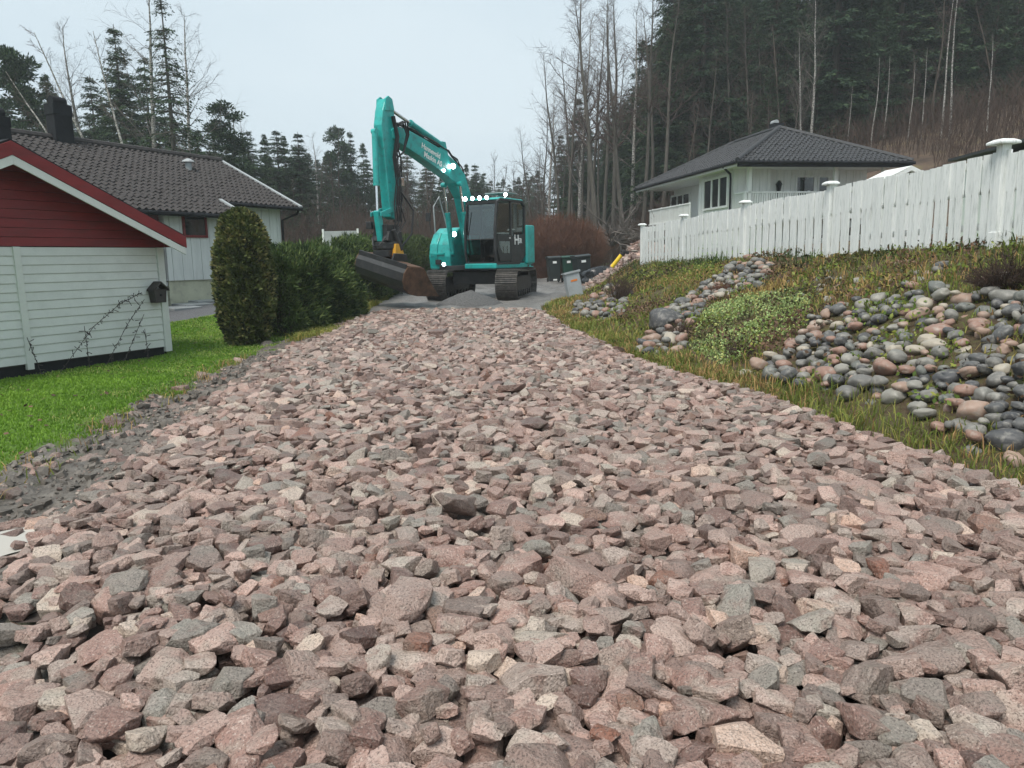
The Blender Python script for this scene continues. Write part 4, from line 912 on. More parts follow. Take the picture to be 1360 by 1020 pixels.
# ------------------------------------------------------------------ cypress, hedges
def foliage(name, pts_fn, n, size, mat, parent, seed, up=.35, wid=.55):
    r = np.random.default_rng(seed); P, N_ = pts_fn(n, r); m = len(P)
    D = unit(N_*.8+r.normal(0, .55, (m, 3))+np.array([0, 0, up])); S = unit(np.cross(D, r.normal(0, 1, (m, 3)))); L_ = size*(.5+.9*r.random(m))
    V, Fq = diamonds(P, D, S, L_, L_*wid); shade = np.clip(r.random(m)*.45+(vnoise(P[:, 0]*3+P[:, 2]*2.1, P[:, 1]*3+P[:, 2], 1.7, seed)-.3)*.9+(vnoise(P[:, 0]*9+P[:, 2]*5, P[:, 1]*9-P[:, 2]*6, 1.7, seed+4)-.4)*.6, 0, 1)
    return mesh_obj(name, np_mesh(name, V, [Fq], {'rnd': np.repeat(shade, 4)}), mat, parent)
def cypress_pts(n, r):
    z = r.random(n)**.9*2.5; a = r.random(n)*6.283; t = z/2.5; R = .46*np.interp(t, [0, .08, .35, .6, .85, .95, 1], [.66, .86, 1.04, 1.02, .84, .6, .1])
    b = .86+.22*vnoise(a*3+40, z*4, 1, 3)+.12*vnoise(a*8, z*9, 1, 5); q = 1-.3*r.random(n)**2.2; R = R*b*q
    P = np.stack([R*np.cos(a), R*np.sin(a), z], 1); return P, np.stack([np.cos(a), np.sin(a), np.full(n, .35)], 1)
cy = thing('cypress', (-5.07, 14.5, float(Hn(-5.07, 14.5))), 0, 'rounded clipped cypress beside the lawn', 'cypress')
foliage('foliage', cypress_pts, 32000, .085, MAT['thuja'], cy, 61)
def blob(rx, ry, z0, z1, k=.8):
    return MB().lathe([(rx*.5, z0), (rx*k, z0+.25*(z1-z0)), (rx*k, z0+.6*(z1-z0)), (rx*k*.7, z0+.85*(z1-z0)), (.05, z1)], (0, 0, 0), 14)
blob(.4, .4, .02, 2.25, .85).build('inner_core', MAT['brush'], cy)  # solid dark core added inside the foliage to block the view through it
def hedge(name, path, wid, hgt, n, size, mat, seed, label, ragged=.25):
    pa = np.array(path, float); c = pa.mean(0); t = thing(name, (c[0], c[1], float(Hn(c[0], c[1]))), 0, label, 'hedge')
    L_ = np.concatenate([[0], np.cumsum(np.linalg.norm(np.diff(pa, axis=0), axis=1))]); hg = np.array(hgt, float); zc = float(Hn(c[0], c[1]))
    def pts(n, r):
        s = r.random(n)*(L_[-1]+wid)-wid/2; sc = np.clip(s, 0, L_[-1]); x = np.interp(sc, L_, pa[:, 0]); y = np.interp(sc, L_, pa[:, 1]); h = np.interp(sc, L_, hg)
        i = np.clip(np.searchsorted(L_, sc)-1, 0, len(pa)-2); d = unit(pa[i+1]-pa[i]); nrm = np.stack([-d[:, 1], d[:, 0]], 1)
        a = r.random(n)*np.pi*1.16-.25; over = (s-sc)/(wid/2); w = wid/2*np.sqrt(np.clip(1-over**2, .05, 1))*(1-ragged*.5+ragged*vnoise(s*2.2, a*3, 1.3, seed)*1.3)
        q = 1-.35*r.random(n)**2; e = .55
        lat = np.sign(np.cos(a))*np.abs(np.cos(a))**e*w*q; zz = np.where(a < 0, .05+.3*r.random(n), np.where(a > np.pi, .05+.3*r.random(n), np.abs(np.sin(np.clip(a, 0, np.pi)))**e*h*q*(1-ragged*.35+ragged*.55*vnoise(s*1.7, s*.3+7, 1.2, seed+1)+.22*ragged*vnoise(s*5, lat*4+3, 1.3, seed+2))))
        X = x+nrm[:, 0]*lat+d[:, 0]*over*wid/2*q; Y = y+nrm[:, 1]*lat+d[:, 1]*over*wid/2*q; Z = Hn(X, Y)+zz
        N_ = np.stack([nrm[:, 0]*np.cos(a)+d[:, 0]*over, nrm[:, 1]*np.cos(a)+d[:, 1]*over, .25+np.sin(a)], 1)
        return np.stack([X-c[0], Y-c[1], Z-zc], 1), unit(N_)
    foliage('foliage', pts, int(n*1.5), size*1.15, mat, t, seed, .25, .17)
    segs = []; r = np.random.default_rng(seed)
    for k in range(int(L_[-1]*40)):
        s = r.random()*L_[-1]; x, y = np.interp(s, L_, pa[:, 0])+r.normal(0, wid*.14), np.interp(s, L_, pa[:, 1])+r.normal(0, wid*.14); h = np.interp(s, L_, hg); z0 = float(zlawn(y)) if x < 0 else .5
        p = np.array([x-c[0], y-c[1], z0-zc]); e = p+np.array([r.normal(0, .15), r.normal(0, .15), h*.8]); segs.append([*p, *e, .03, .01])
    mesh_obj('stems', segs_mesh('stems', segs, 4), MAT['bark'], t)
hedge('spruce_hedge', [(-4.75, 15.7), (-4.45, 16.9), (-4.3, 18.0)], 1.15, [1.45, 1.55, 1.4], 60000, .12, MAT['hedge'], 71, 'dark green spruce hedge beside the cypress', .75)
hedge('spruce_hedge', [(-4.75, 20.6), (-4.5, 22.4), (-4.4, 25)], 1.2, [1.5, 1.55, 1.5], 40000, .12, MAT['hedge'], 73, 'second stretch of spruce hedge running behind the excavator bucket', .7)
hedge('leafy_hedge', [(-4.3, 28), (-3.0, 31.5), (-1.2, 33.0), (-.2, 33.2)], 1.5, [1.9, 1.8, 1.6, 1.5], 30000, .13, MAT['far_hedge'], 75, 'pale green hedge in the distance behind the excavator boom', .35)
# dry grass at the hedge foot
x, y = on_ground(30000, (-5, -2.6, 14, 24), lambda x, y: (np.abs(xl(y)-x-.12) < .38) & (rg.random(len(x)) < np.clip(fbm(x, y, 1.2, 51)*3-1, 0, 1)), rg)
grass_obj('hedge_foot_grass', x, y, .08+.35*rg.random(len(x))*fbm(x, y, .8, 53), np.full(len(x), .016), np.full(len(x), 1.0), MAT['bank_grass'], rg, 'dry yellow grass at the foot of the hedge', np.clip(rg.random(len(x))*.5+.35, 0, 1), 'grass')
# bare hedge by the bins, apple tree, heather
def round_brush(name, cx, cy, rx, ry, hgt, n, mat, seed, label, cat):
    r = np.random.default_rng(seed); z0 = float(Hn(cx, cy)); segs = []
    for i in range(n):
        a = r.random()*6.283; q = math.sqrt(r.random())*.9; p = np.array([math.cos(a)*q*rx*.7, math.sin(a)*q*ry*.7, 0]); top = np.array([math.cos(a)*q*rx*1.1, math.sin(a)*q*ry*1.1, hgt*math.sqrt(max(.12, 1-q*q*.85))*(.8+.3*r.random())])
        pv = p; 
        for k in range(1, 4):
            f = k/3; e = p+(top-p)*f+r.normal(0, .05, 3); segs.append([*pv, *e, .012*(1.2-f*.8), .012*(1.2-(f+.3)*.8)])
            for t in range(3): dd = unit(top-p+r.normal(0, .9, 3)); ee = e+dd*(.15+.3*r.random()); segs.append([*e, *ee, .006, .003])
            pv = e
    t = thing(name, (cx, cy, z0), 0, label, cat); mesh_obj('stems', segs_mesh('stems', segs, 3), MAT[mat], t)
q = at(742, 372, 35.5); round_brush('bare_hedge', q[0]+.1, q[1], 2.2, 1.4, 2.55, 1900, 'red_brush', 81, 'reddish brown leafless hedge behind the wheelie bins', 'hedge')
q = at(795, 360, 37.5); round_brush('bare_hedge', q[0]-.8, q[1], 1.1, 1.2, 2.1, 700, 'red_brush', 82, 'darker end of the leafless hedge beside the grass strip', 'hedge')
q = at(822, 305, 47); round_brush('heather_bed', q[0], q[1], 2.6, 1.0, 1.1, 900, 'red_brush', 83, 'brown heather bed below the bare trunks beyond the grass strip', 'shrub')

# ------------------------------------------------------------------ small things by the yard
paint('bin_dark', (.018, .024, .024), .45, .2, 3, .1); paint('bin_green', (.012, .05, .035), .45, .2, 3, .1)
paint('label_white', (.75, .76, .74), .5, .05); paint('rubber', (.012, .012, .012), .8, .2)
paint('cabinet_grey', (.36, .39, .41), .5, .08, 2, .05, dirt=(.2, .2, .19), dirt_amt=.4); paint('orange', (.7, .2, .03), .5, .1); paint('yellow', (.75, .52, .02), .4, .1)
paint('plastic_sack', (.012, .013, .015), .3, .3, 5, .3)
def bin_(px, py, Y, w, h, mat, lean, rz, label):
    q = at(px, py, Y); z = float(Hn(q[0], q[1])); t = thing('wheelie_bin', (q[0], q[1], z), rz, label, 'bin', 'wheelie bins by the yard'); t.rotation_euler = (0, lean, rz)
    a, b = w*.42, w*.5; dd = w*.55
    MB().add([(-a, -dd*.8, .06), (a, -dd*.8, .06), (a, dd*.8, .06), (-a, dd*.8, .06), (-b, -dd, h*.92), (b, -dd, h*.92), (b, dd, h*.92), (-b, dd, h*.92)], [(0, 3, 2, 1), (4, 5, 6, 7), (0, 1, 5, 4), (1, 2, 6, 5), (2, 3, 7, 6), (3, 0, 4, 7)]).build('body', MAT[mat], t, .02)
    l = MB().prism([(-dd-.04, h*.925), (dd+.06, h*.925), (dd+.06, h), (-dd*.3, h*1.02), (-dd-.04, h*.97)], -b-.02, b+.02, 'x').build('lid', MAT[mat], t, .012)
    MB().tube([(-b, dd+.1, h*.93), (b, dd+.1, h*.93)], .018, 8).build('handle', MAT[mat], l)
    for s_ in (-1, 1): MB().lathe([(.1, -.025), (.1, .025)], (s_*(a+.01), dd*.75, .1), 14, 'x').build('wheel', MAT['rubber'], t)
    for zc, hh in ((h*.78, .045), (.12, .03)): MB().bb(-w*.14, w*.16, -dd*(.8+.2*zc/h)-.012, -dd*(.8+.2*zc/h)+.02, zc-hh, zc+hh).build('sticker', MAT['label_white'], t)
bin_(736, 376, 31.3, .52, 1.06, 'bin_dark', -.03, .12, 'dark grey wheelie bin standing nearest the excavator')
bin_(755, 374, 31.3, .5, 1.08, 'bin_green', -.05, .12, 'green wheelie bin in the middle of the three')
bin_(774.5, 371, 30.3, .6, 1.12, 'bin_dark', -.1, .22, 'largest dark wheelie bin leaning beside the black sacks')
def sack(px, py, Y, r, label, seed):
    q = at(px, py, Y); z = float(Hn(q[0], q[1])); bm = bmesh.new(); bmesh.ops.create_icosphere(bm, subdivisions=4, radius=1)
    for v in bm.verts:
        c = v.co.copy(); k = 1+.28*mnoise.noise(c*1.6+Vector((seed, 0, 0)))+.1*mnoise.noise(c*5+Vector((seed, 3, 0))); v.co = Vector((c.x*k*1.3, c.y*k, max(c.z, -.6)*k*.75))*r
    me = bpy.data.meshes.new('sack'); bm.to_mesh(me); bm.free(); me.polygons.foreach_set('use_smooth', np.ones(len(me.polygons), bool)); o = mesh_obj('black_sack', me, MAT['plastic_sack']); o.location = (q[0], q[1], z+r*.4); tag(o, label, 'sack')
sack(795, 360, 28.6, .6, 'crumpled black plastic sack between the bins and the rock pile', 3)
# grey cabinet leaning at the corner of the bank
q = at(765, 402, 20.6); cb = thing('utility_cabinet', (q[0], q[1], float(Hn(q[0], q[1]))-.05), .2, 'leaning light grey utility cabinet at the foot of the bank', 'cabinet'); cb.rotation_euler = (.0, -.2, .25)
MB().bb(-.2, .2, -.12, .12, 0, .74).build('body', MAT['cabinet_grey'], cb, .008); MB().prism([(-.15, .74), (.15, .74), (.15, .765), (-.15, .8)], -.23, .23, 'x').build('lid', MAT['cabinet_grey'], cb, .006)
MB().bb(-.17, .17, -.128, -.121, .06, .68).build('door', MAT['cabinet_grey'], cb, .003); MB().bb(-.08, .1, -.133, -.129, .52, .57).build('orange_sticker', MAT['orange'], cb)
# yellow marker post on the rock pile
a_ = at(814, 353, 26.0); b_ = at(829, 334, 26.0); tp = thing('marker_post', tuple(a_), 0, 'leaning yellow post with black end on the rock pile', 'post'); dv = Vector(b_-a_)
MB().tube([dv*-.1, dv*.75], .07, 12).build('shaft', MAT['yellow'], tp); MB().tube([dv*.75, dv*1.0], .085, 12).build('black_end', MAT['rubber'], tp); MB().tube([dv*1.0+Vector((-.12, 0, .02)), dv*1.0+Vector((.16, 0, -.05))], .06, 10).build('head', MAT['rubber'], tp)
# grey panel with white posts behind the hedge
q0 = at(430, 325, 36); q1 = at(476, 325, 36); pn = thing('panel', (q0[0], q0[1], q0[2]-1), 0, 'grey mesh panel between two white posts behind the hedge', 'panel'); W_ = q1[0]-q0[0]
MB().bb(.03, W_-.03, -.02, .02, .3, 1.62).build('sheet', MAT['grey_steel'], pn)
for x_ in (0, W_): MB().bb(x_-.04, x_+.04, -.05, .05, -.5, 1.72).build('post', MAT['white_paint'], pn)

# ------------------------------------------------------------------ trees
def branch_segs(r, p, d, L_, r0, n, wob, up, out):
    pts = [p]
    for k in range(n):
        e = p+d*L_/n; out.append([*p, *e, r0*(1-.85*k/n), r0*(1-.85*(k+1)/n)]); p = e; pts.append(p); d = unit(d+r.normal(0, wob, 3)+np.array([0, 0, up]))
    return pts, d
def bare_tree(seed, h=14., r0=.16, first=.35, nb=34, ang=.75, weep=0., fork=False, twig=3, bl=.28):
    r = np.random.default_rng(seed); tr = []; br = []; p = np.zeros(3); d = unit(np.array([r.normal(0, .05), r.normal(0, .05), 1.])); n = 14; P = [p]
    for k in range(n):
        e = p+d*h/n; f = k/n; tr.append([*p, *e, r0*(1-f)**.8+.012, r0*(1-(k+1)/n)**.8+.012]); p = e; P.append(p); d = unit(d+r.normal(0, .035, 3)*np.array([1, 1, 0])+np.array([0, 0, .04]))
    P = np.array(P)
    for i in range(nb):
        f = first+(1-first)*r.random()**.85; k = min(n-1, int(f*n)); b = P[k]+(P[k+1]-P[k])*(f*n-k); a = r.random()*6.283; up = ang+r.normal(0, .2)
        dd = unit(np.array([math.cos(a)*math.cos(up), math.sin(a)*math.cos(up), math.sin(up)])); L_ = h*bl*(1.15-f)*(.6+.7*r.random())
        rr0 = max(.012, r0*(1-f)*.5); pts, de = branch_segs(r, b, dd, L_, rr0, 5, .12, .08, br)
        for q in range(1, 6):
            for t in range(2):
                if r.random() < .8:
                    d2 = unit(dd+r.normal(0, .5, 3)); L2 = L_*.38*(.5+.8*r.random()); p2, d3 = branch_segs(r, pts[q], d2, L2, rr0*.4, 3, .15, .05-weep, br)
                    for w in range(twig):
                        d4 = unit(d2+r.normal(0, .55, 3)-np.array([0, 0, weep*1.5])); branch_segs(r, p2[1+w % 3], d4, L2*.6*(.5+r.random()), .006, 2, .15, -weep*2, br)
    return segs_mesh('trunk', tr, 7), segs_mesh('branches', br, 3), h
def spruce(seed, h=16., R=2.6, dens=1.0, low=.04, droop=.25, n=50000, size=.27, sparse=False):
    r = np.random.default_rng(seed); tr = []; n0 = 10
    for k in range(n0): tr.append([0, 0, h*k/n0, 0, 0, h*(k+1)/n0, .2*(1-k/n0)*h/16+.015, .2*(1-(k+1)/n0)*h/16+.015])
    lev = int(h*6.5); zs = np.sort(low+(1-low)*r.random(lev)**.9)*h; PP = []; DD = []; LL = []
    per = max(6, int(n*dens/(lev*6)))
    for z in zs:
        f = z/h; Rz = R*(1-f)**.8*(.84+.3*r.random())+.12
        if f < .2: Rz *= .6+2*f
        for b in range(int(4+r.integers(0, 4))):
            if sparse and r.random() < .35: continue
            a = r.random()*6.283; L_ = Rz*(.65+.5*r.random()); out = np.array([math.cos(a), math.sin(a), 0]); m = max(4, int(per*(L_/R+.15))); t = .12+.88*r.random(m)**.7
            up = .25*f-.1; bend = -droop*L_*(t**1.6)+.12*L_*t**4
            B = out[None]*(t*L_)[:, None]; B[:, 2] = z+up*t*L_+bend; tr.append([0, 0, z, *(out*L_*.55+np.array([0, 0, z+up*L_*.55-droop*L_*.35])), .03, .012])
            sd = np.array([-out[1], out[0], 0])*np.sign(r.normal(0, 1, m))[:, None]; D = unit(out[None]*.55+sd*r.random(m)[:, None]*1.1+np.array([0, 0, -.45])*(.3+r.random(m))[:, None]+r.normal(0, .15, (m, 3)))
            PP.append(B+r.normal(0, .05, (m, 3))); DD.append(D); LL.append(size*(1-.45*f)*(.55+.7*r.random(m)))
    P = np.concatenate(PP); D = np.concatenate(DD); L_ = np.concatenate(LL); S = unit(np.cross(D, r.normal(0, .8, (len(P), 3))+np.array([0, 0, .6])))
    V, Fq = diamonds(P, D, S, L_, L_*.34)
    return segs_mesh('trunk', tr, 5), np_mesh('crown', V, [Fq], {'rnd': np.repeat(np.clip(r.random(len(P))*.7+.3*P[:, 2]/h, 0, 1), 4)}), h
def pine(seed, h=15.):
    r = np.random.default_rng(seed); tr = []; p = np.zeros(3); d = np.array([0, 0, 1.])
    for k in range(10): e = p+d*h/10; tr.append([*p, *e, .17*(1-k/11), .17*(1-(k+1)/11)]); p = e; d = unit(d+r.normal(0, .04, 3)*np.array([1, 1, 0]))
    PP = []; DD = []
    for i in range(46):
        f = .42+.58*r.random()**.8; b = np.array([0, 0, f*h]); a = r.random()*6.283; L_ = 2.6*(1.08-f)**.5*(.5+.6*r.random()); e = b+np.array([math.cos(a)*L_, math.sin(a)*L_, L_*.25*r.random()]); tr.append([*b, *e, .05, .015])
        for c in range(4):
            q = b+(e-b)*(.45+.6*r.random())+r.normal(0, .18, 3); m = 55; u = unit(r.normal(0, 1, (m, 3))); PP.append(q+u*np.array([.42, .42, .22])*r.random((m, 1))**.5); DD.append(unit(u+np.array([0, 0, .5])))
    P = np.concatenate(PP); D = np.concatenate(DD); S = unit(np.cross(D, r.normal(0, 1, P.shape))); L_ = .26*(.6+.7*r.random(len(P))); V, Fq = diamonds(P, D, S, L_, L_*.35)
    return segs_mesh('trunk', tr, 5), np_mesh('crown', V, [Fq], {'rnd': np.repeat(r.random(len(P)), 4)}), h
KIND = {}
def kinds(key, items, mt, mc):
    L_ = []
    for (a, b, h) in items: a.materials.append(MAT[mt]); b.materials.append(MAT[mc]); L_.append((a, b, h))
    KIND[key] = L_
kinds('spruce', [spruce(i, R=2.9+.35*(i % 3), droop=.22+.08*(i % 3)) for i in range(5)], 'bark', 'spruce')
kinds('thin_spruce', [spruce(20+i, R=2.9, dens=.42, low=.02, droop=.42, sparse=True, size=.26) for i in range(3)], 'grey_bark', 'spruce')
kinds('pine', [pine(30+i) for i in range(3)], 'bark', 'spruce')
kinds('birch', [bare_tree(40+i, first=.3, weep=.12, ang=.8, nb=36) for i in range(4)], 'birch_bark', 'pale_twigs')
kinds('aspen', [bare_tree(50+i, h=16, r0=.17, first=.42, ang=.72, nb=34, bl=.26) for i in range(5)], 'grey_bark', 'twigs')
kinds('sapling', [bare_tree(60+i, h=8, r0=.06, first=.2, ang=.9, nb=26, twig=2) for i in range(4)], 'bark', 'twigs')
kinds('pale_sapling', [bare_tree(70+i, h=9, r0=.08, first=.45, ang=.8, nb=14, twig=2) for i in range(3)], 'birch_bark', 'twigs')
tk = random.Random(12)
NAMES = {'spruce': 'spruce_tree', 'thin_spruce': 'spruce_tree', 'pine': 'pine_tree', 'birch': 'birch_tree', 'aspen': 'bare_tree', 'sapling': 'young_bare_tree', 'pale_sapling': 'young_birch_tree'}
def tree_at(kind, x, y, h, label, group=None, wid=1.0, lean=0):
    a, b, h0 = tk.choice(KIND[kind]); t = thing(NAMES[kind], (x, y, float(Hn(x, y))-.15), tk.uniform(0, 6.28), label, 'tree', group)
    s = h/h0; t.scale = (s*wid, s*wid, s); t.rotation_euler[1] = lean
    o = mesh_obj('trunk', a, None, t); mesh_obj('crown' if 'crown' in b.name else 'branches', b, None, t); return t
def tree_px(kind, px, top, Y, label, group=None, wid=1.0):
    p = at(px, top, Y); z = float(Hn(p[0], p[1])); return tree_at(kind, p[0], p[1], max(2., p[2]-z), label, group, wid)
ONES = 'first second third fourth fifth sixth seventh eighth ninth tenth eleventh twelfth thirteenth fourteenth fifteenth sixteenth seventeenth eighteenth nineteenth twentieth'.split()
ORD = ONES+['twenty-'+w for w in ONES[:9]]
def ranked(trees, fmt):
    for k, t in enumerate(sorted(trees, key=lambda o: o.location.x/o.location.y)): t['label'] = fmt % ORD[k]
# left, behind the dark roofed house
for kind, px, top, Y, wid, lab in [
    ('pine', 14, 62, 44, 1.1, 'dark pine at the left edge behind the house roof'), ('spruce', 58, 92, 46, 1.0, 'spruce between the pine and the bare birch left of the chimney'), ('birch', 96, 38, 48, 1.0, 'slender bare birch rising above the large black chimney'), ('spruce', 118, 96, 47, 1.1, 'short spruce just to the right of the chimney birch'),
    ('spruce', 150, 28, 45, 1.15, 'tall broad spruce left of the high birch behind the roof'), ('birch', 176, -24, 44, 1.0, 'tall bare birch rising out of the top of the picture on the left'), ('thin_spruce', 212, -18, 40, 1.15, 'tall thin spruce with ragged drooping branches above the roof ridge'), ('birch', 240, 12, 42, .9, 'weeping bare birch to the right of the thin spruce'),
    ('spruce', 190, 70, 50, 1.1, 'spruce hidden behind the thin tall spruce'), ('spruce', 262, 190, 48, 1.2, 'low spruce between the weeping birch and the pine'), ('pine', 297, 138, 46, 1.25, 'single bushy pine above the end of the roof ridge'), ('birch', 324, 152, 55, .8, 'faint bare birch between the pine and the spruce pair'), ('spruce', 350, 176, 58, 1.1, 'left of two spruces above the right end of the roof'), ('spruce', 376, 178, 60, 1.05, 'right of two spruces above the right end of the roof'),
    ('spruce', 322, 190, 50, 1.2, 'dark spruce below the faint birch'), ('birch', 416, 178, 64, .9, 'pale bare birch between the house and the far pines'), ('pine', 446, 170, 66, 1.0, 'far pine with a bare stem and layered crown'), ('spruce', 464, 171, 68, .9, 'far spruce with the highest tip left of the boom'), ('spruce', 481, 186, 70, .9, 'far spruce just left of the excavator stick'), ('spruce', 432, 205, 70, 1.1, 'low far spruce under the layered pine'), ('spruce', 503, 205, 74, 1.0, 'far spruce behind the excavator stick'), ('pine', 400, 215, 68, 1.0, 'low far pine above the house corner'),
    ('spruce', 604, 206, 62, .85, 'far spruce tip above the elbow of the boom'), ('spruce', 619, 214, 64, .85, 'far spruce right of the boom elbow'), ('spruce', 585, 235, 75, 1.1, 'far spruce under the boom, left'), ('spruce', 560, 240, 78, 1.2, 'far spruce under the boom, middle'), ('spruce', 535, 235, 78, 1.1, 'far spruce between the stick and the boom')]:
    tree_px(kind, px, top, Y, lab, 'trees behind the left house' if px < 400 else 'far trees behind the excavator', wid)
STAND = []
for k in range(22):
    px = 628+k*4.2+tk.uniform(-4, 4); STAND.append(tree_px('spruce', px, 232+abs(px-672)*-.25+tk.uniform(0, 22), tk.uniform(95, 130), 'small far spruce in the misty gap', 'distant spruces in the gap', 1.1))
ranked(STAND, 'small far spruce, %s from the left in the misty gap right of the boom')
STAND = []
for k in range(26):
    px = 250+k*15.5+tk.uniform(-7, 7); STAND.append(tree_px('spruce', px, 202+max(0, px-560)*.3+tk.uniform(-12, 18), tk.uniform(72, 100), 'misty spruce', 'spruces of the wood behind', 1.5))
ranked(STAND, 'misty spruce, %s from the left in the wood behind hedge and excavator')
STAND = []
for k in range(20):
    px = -10+k*21+tk.uniform(-8, 8); STAND.append(tree_px('spruce', px, 104+px*.2+tk.uniform(-18, 30), tk.uniform(50, 62), 'dark spruce', 'spruces of the wood behind the house', 1.5))
ranked(STAND, 'dark spruce, %s from the left in the wood behind the tiled roof')
# bare trees between the excavator and the white house
STAND = []
for k, (px, top, Y) in enumerate([(692, 205, 62), (704, 170, 58), (716, 135, 56), (728, 112, 60), (741, 66, 52), (753, 42, 50), (766, 22, 54), (779, -12, 46), (792, -40, 42), (803, 4, 50), (815, -25, 47), (829, -10, 44), (842, 10, 52), (857, -30, 45), (868, 8, 50), (884, -15, 48), (898, 30, 55), (722, 190, 50), (748, 150, 64), (773, 95, 60), (796, 80, 62), (820, 70, 60), (850, 90, 58), (735, 210, 66), (712, 230, 70), (760, 60, 62), (785, 30, 58), (838, 40, 60)]):
    STAND.append(tree_px('birch' if k in (3, 6, 12) else 'aspen', px, top, Y, 'leafless tall tree in the stand', 'bare trees beside the white house', tk.uniform(.75, 1.0)))
ranked(STAND, 'leafless tall tree, %s from the left in the stand beside the white house')
for px, top, Y, lab in [(853, 48, 60, 'spruce rising behind the bare trunks left of the white house'), (866, 55, 63, 'spruce close beside the one behind the bare trunks'), (905, 42, 62, 'left spruce of the tall pair above the white house'), (922, 12, 60, 'right spruce of the tall pair above the white house'), (968, -40, 58, 'very tall spruce above the left slope of the white house roof'), (1000, -60, 58, 'very tall spruce above the chimney of the white house'), (945, 70, 66, 'lower spruce between the tall pair and the very tall spruces')]:
    tree_px('spruce', px, top, Y, lab, 'spruces above the white house', 1.1)
# hillside: dense conifers with bare trees in front
cnt = 0
for k in range(96):
    px = 880+tk.random()*540; Y = 50+45*tk.random()**1.4; p = at(px, 300, Y); x = p[0]; y = Y
    tree_at('spruce', x, y, tk.uniform(13, 21), 'dark spruce in the dense stand on the hillside', 'spruces on the hillside', tk.uniform(1.0, 1.35))
for k in range(34):
    px = 740+tk.random()*200; Y = tk.uniform(60, 84); p = at(px, 300, Y); tree_at('spruce', p[0], Y, tk.uniform(9, 13), 'dark spruce behind the stand of bare trunks', 'spruces behind the bare trunks', tk.uniform(1.0, 1.3))
for px, top, Y, kind, lab in [(1086, -20, 46, 'birch', 'white stemmed birch rising right behind the roof of the white house'), (1072, 40, 45, 'birch', 'thinner birch close beside the white stemmed one'), (1163, 72, 44, 'pale_sapling', 'slim pale birch stem, left of the pair above the fence'), (1180, 70, 44.5, 'pale_sapling', 'slim pale birch stem, right of the pair above the fence'), (1212, 80, 43, 'pale_sapling', 'leaning grey sapling on the slope above the shed'), (1232, 60, 43, 'pale_sapling', 'crooked pale birch with a bent foot'), (1264, -10, 42, 'pale_sapling', 'tall pale birch, left of the two on the right slope'), (1277, -25, 42, 'pale_sapling', 'tall pale birch, right of the two on the right slope'), (1322, 40, 40, 'pale_sapling', 'thin birch near the right edge above the fence post'), (1130, 110, 44, 'pale_sapling', 'leaning thin stem above the right hip of the roof'), (978, 0, 50, 'aspen', 'tall bare tree above the left slope of the white house roof'), (1003, 5, 50, 'aspen', 'bare tree just left of the white house chimney'), (1015, 20, 51, 'aspen', 'bare tree directly behind the white house chimney'), (940, 60, 48, 'aspen', 'bare tree over the far end of the white house roof')]:
    tree_px(kind, px, top, Y, lab, 'bare trees on the hillside', .8)
for k in range(46):
    px = 900+tk.random()*500; Y = tk.uniform(44, 66); p = at(px, 300, Y); tree_at('sapling', p[0], Y, tk.uniform(4, 9), 'brown leafless young tree on the wooded slope', 'young trees on the hillside', tk.uniform(.8, 1.2))
for k in range(40):
    px = 370+tk.random()*340; Y = tk.uniform(50, 85); p = at(px, 300, Y); tree_at('sapling', p[0], Y, tk.uniform(5, 9), 'brown leafless young tree at the foot of the far wood', 'young trees before the far wood', tk.uniform(.7, 1.0))
STAND = []
for k in range(24):
    px = 1010+k*16.5+tk.uniform(-7, 7); Y = tk.uniform(47.5, 57); p = at(px, 300, Y); STAND.append(tree_at('spruce', p[0], Y, tk.uniform(5, 10), 'young spruce', 'young spruces on the slope', tk.uniform(1.1, 1.4)))
ranked(STAND, 'young spruce, %s from the left on the lower slope right of the white house')
# gnarled apple tree
def apple():
    r = np.random.default_rng(91); tr = []; br = []; pts, d = branch_segs(r, np.zeros(3), np.array([0, 0, 1.]), 1.5, .13, 4, .1, .05, tr)
    for i in range(22):
        a = r.random()*6.283; dd = unit(np.array([math.cos(a), math.sin(a), .35+.3*r.random()])); p2, d2 = branch_segs(r, pts[3 if i % 2 else 4], dd, 1.6+1.3*r.random(), .055, 6, .28, -.02, br)
        for q in range(1, 7):
            for t in range(3): d3 = unit(d2+r.normal(0, .8, 3)+np.array([0, 0, .3])); p3, _ = branch_segs(r, p2[q], d3, .6*(.5+r.random()), .018, 3, .25, .08, br)
    q = at(812, 330, 41); t = thing('apple_tree', (q[0], q[1], float(Hn(q[0], q[1]))-.1), 0, 'low gnarled leafless fruit tree beside the white house', 'tree'); t.scale = (1.15, 1.15, 1.25)
    mesh_obj('trunk', segs_mesh('trunk', tr, 7), MAT['grey_bark'], t); mesh_obj('branches', segs_mesh('branches', br, 4), MAT['pale_twigs'], t)
apple()
# leaning multi-stem birch behind the roof ridge
for k, (dx, lean, h) in enumerate([(0, -.55, 7), (.3, -.35, 8), (.5, -.2, 7.5), (.1, -.75, 6)]):
    q = at(186, 205, 36); t = tree_at('pale_sapling', q[0]+dx, q[1], h+4, ('second most leaning', 'second most upright', 'most upright', 'most leaning')[k]+' pale stem of the birch clump behind the roof ridge', 'leaning birch stems', .8); t.rotation_euler = (0, lean, 0)
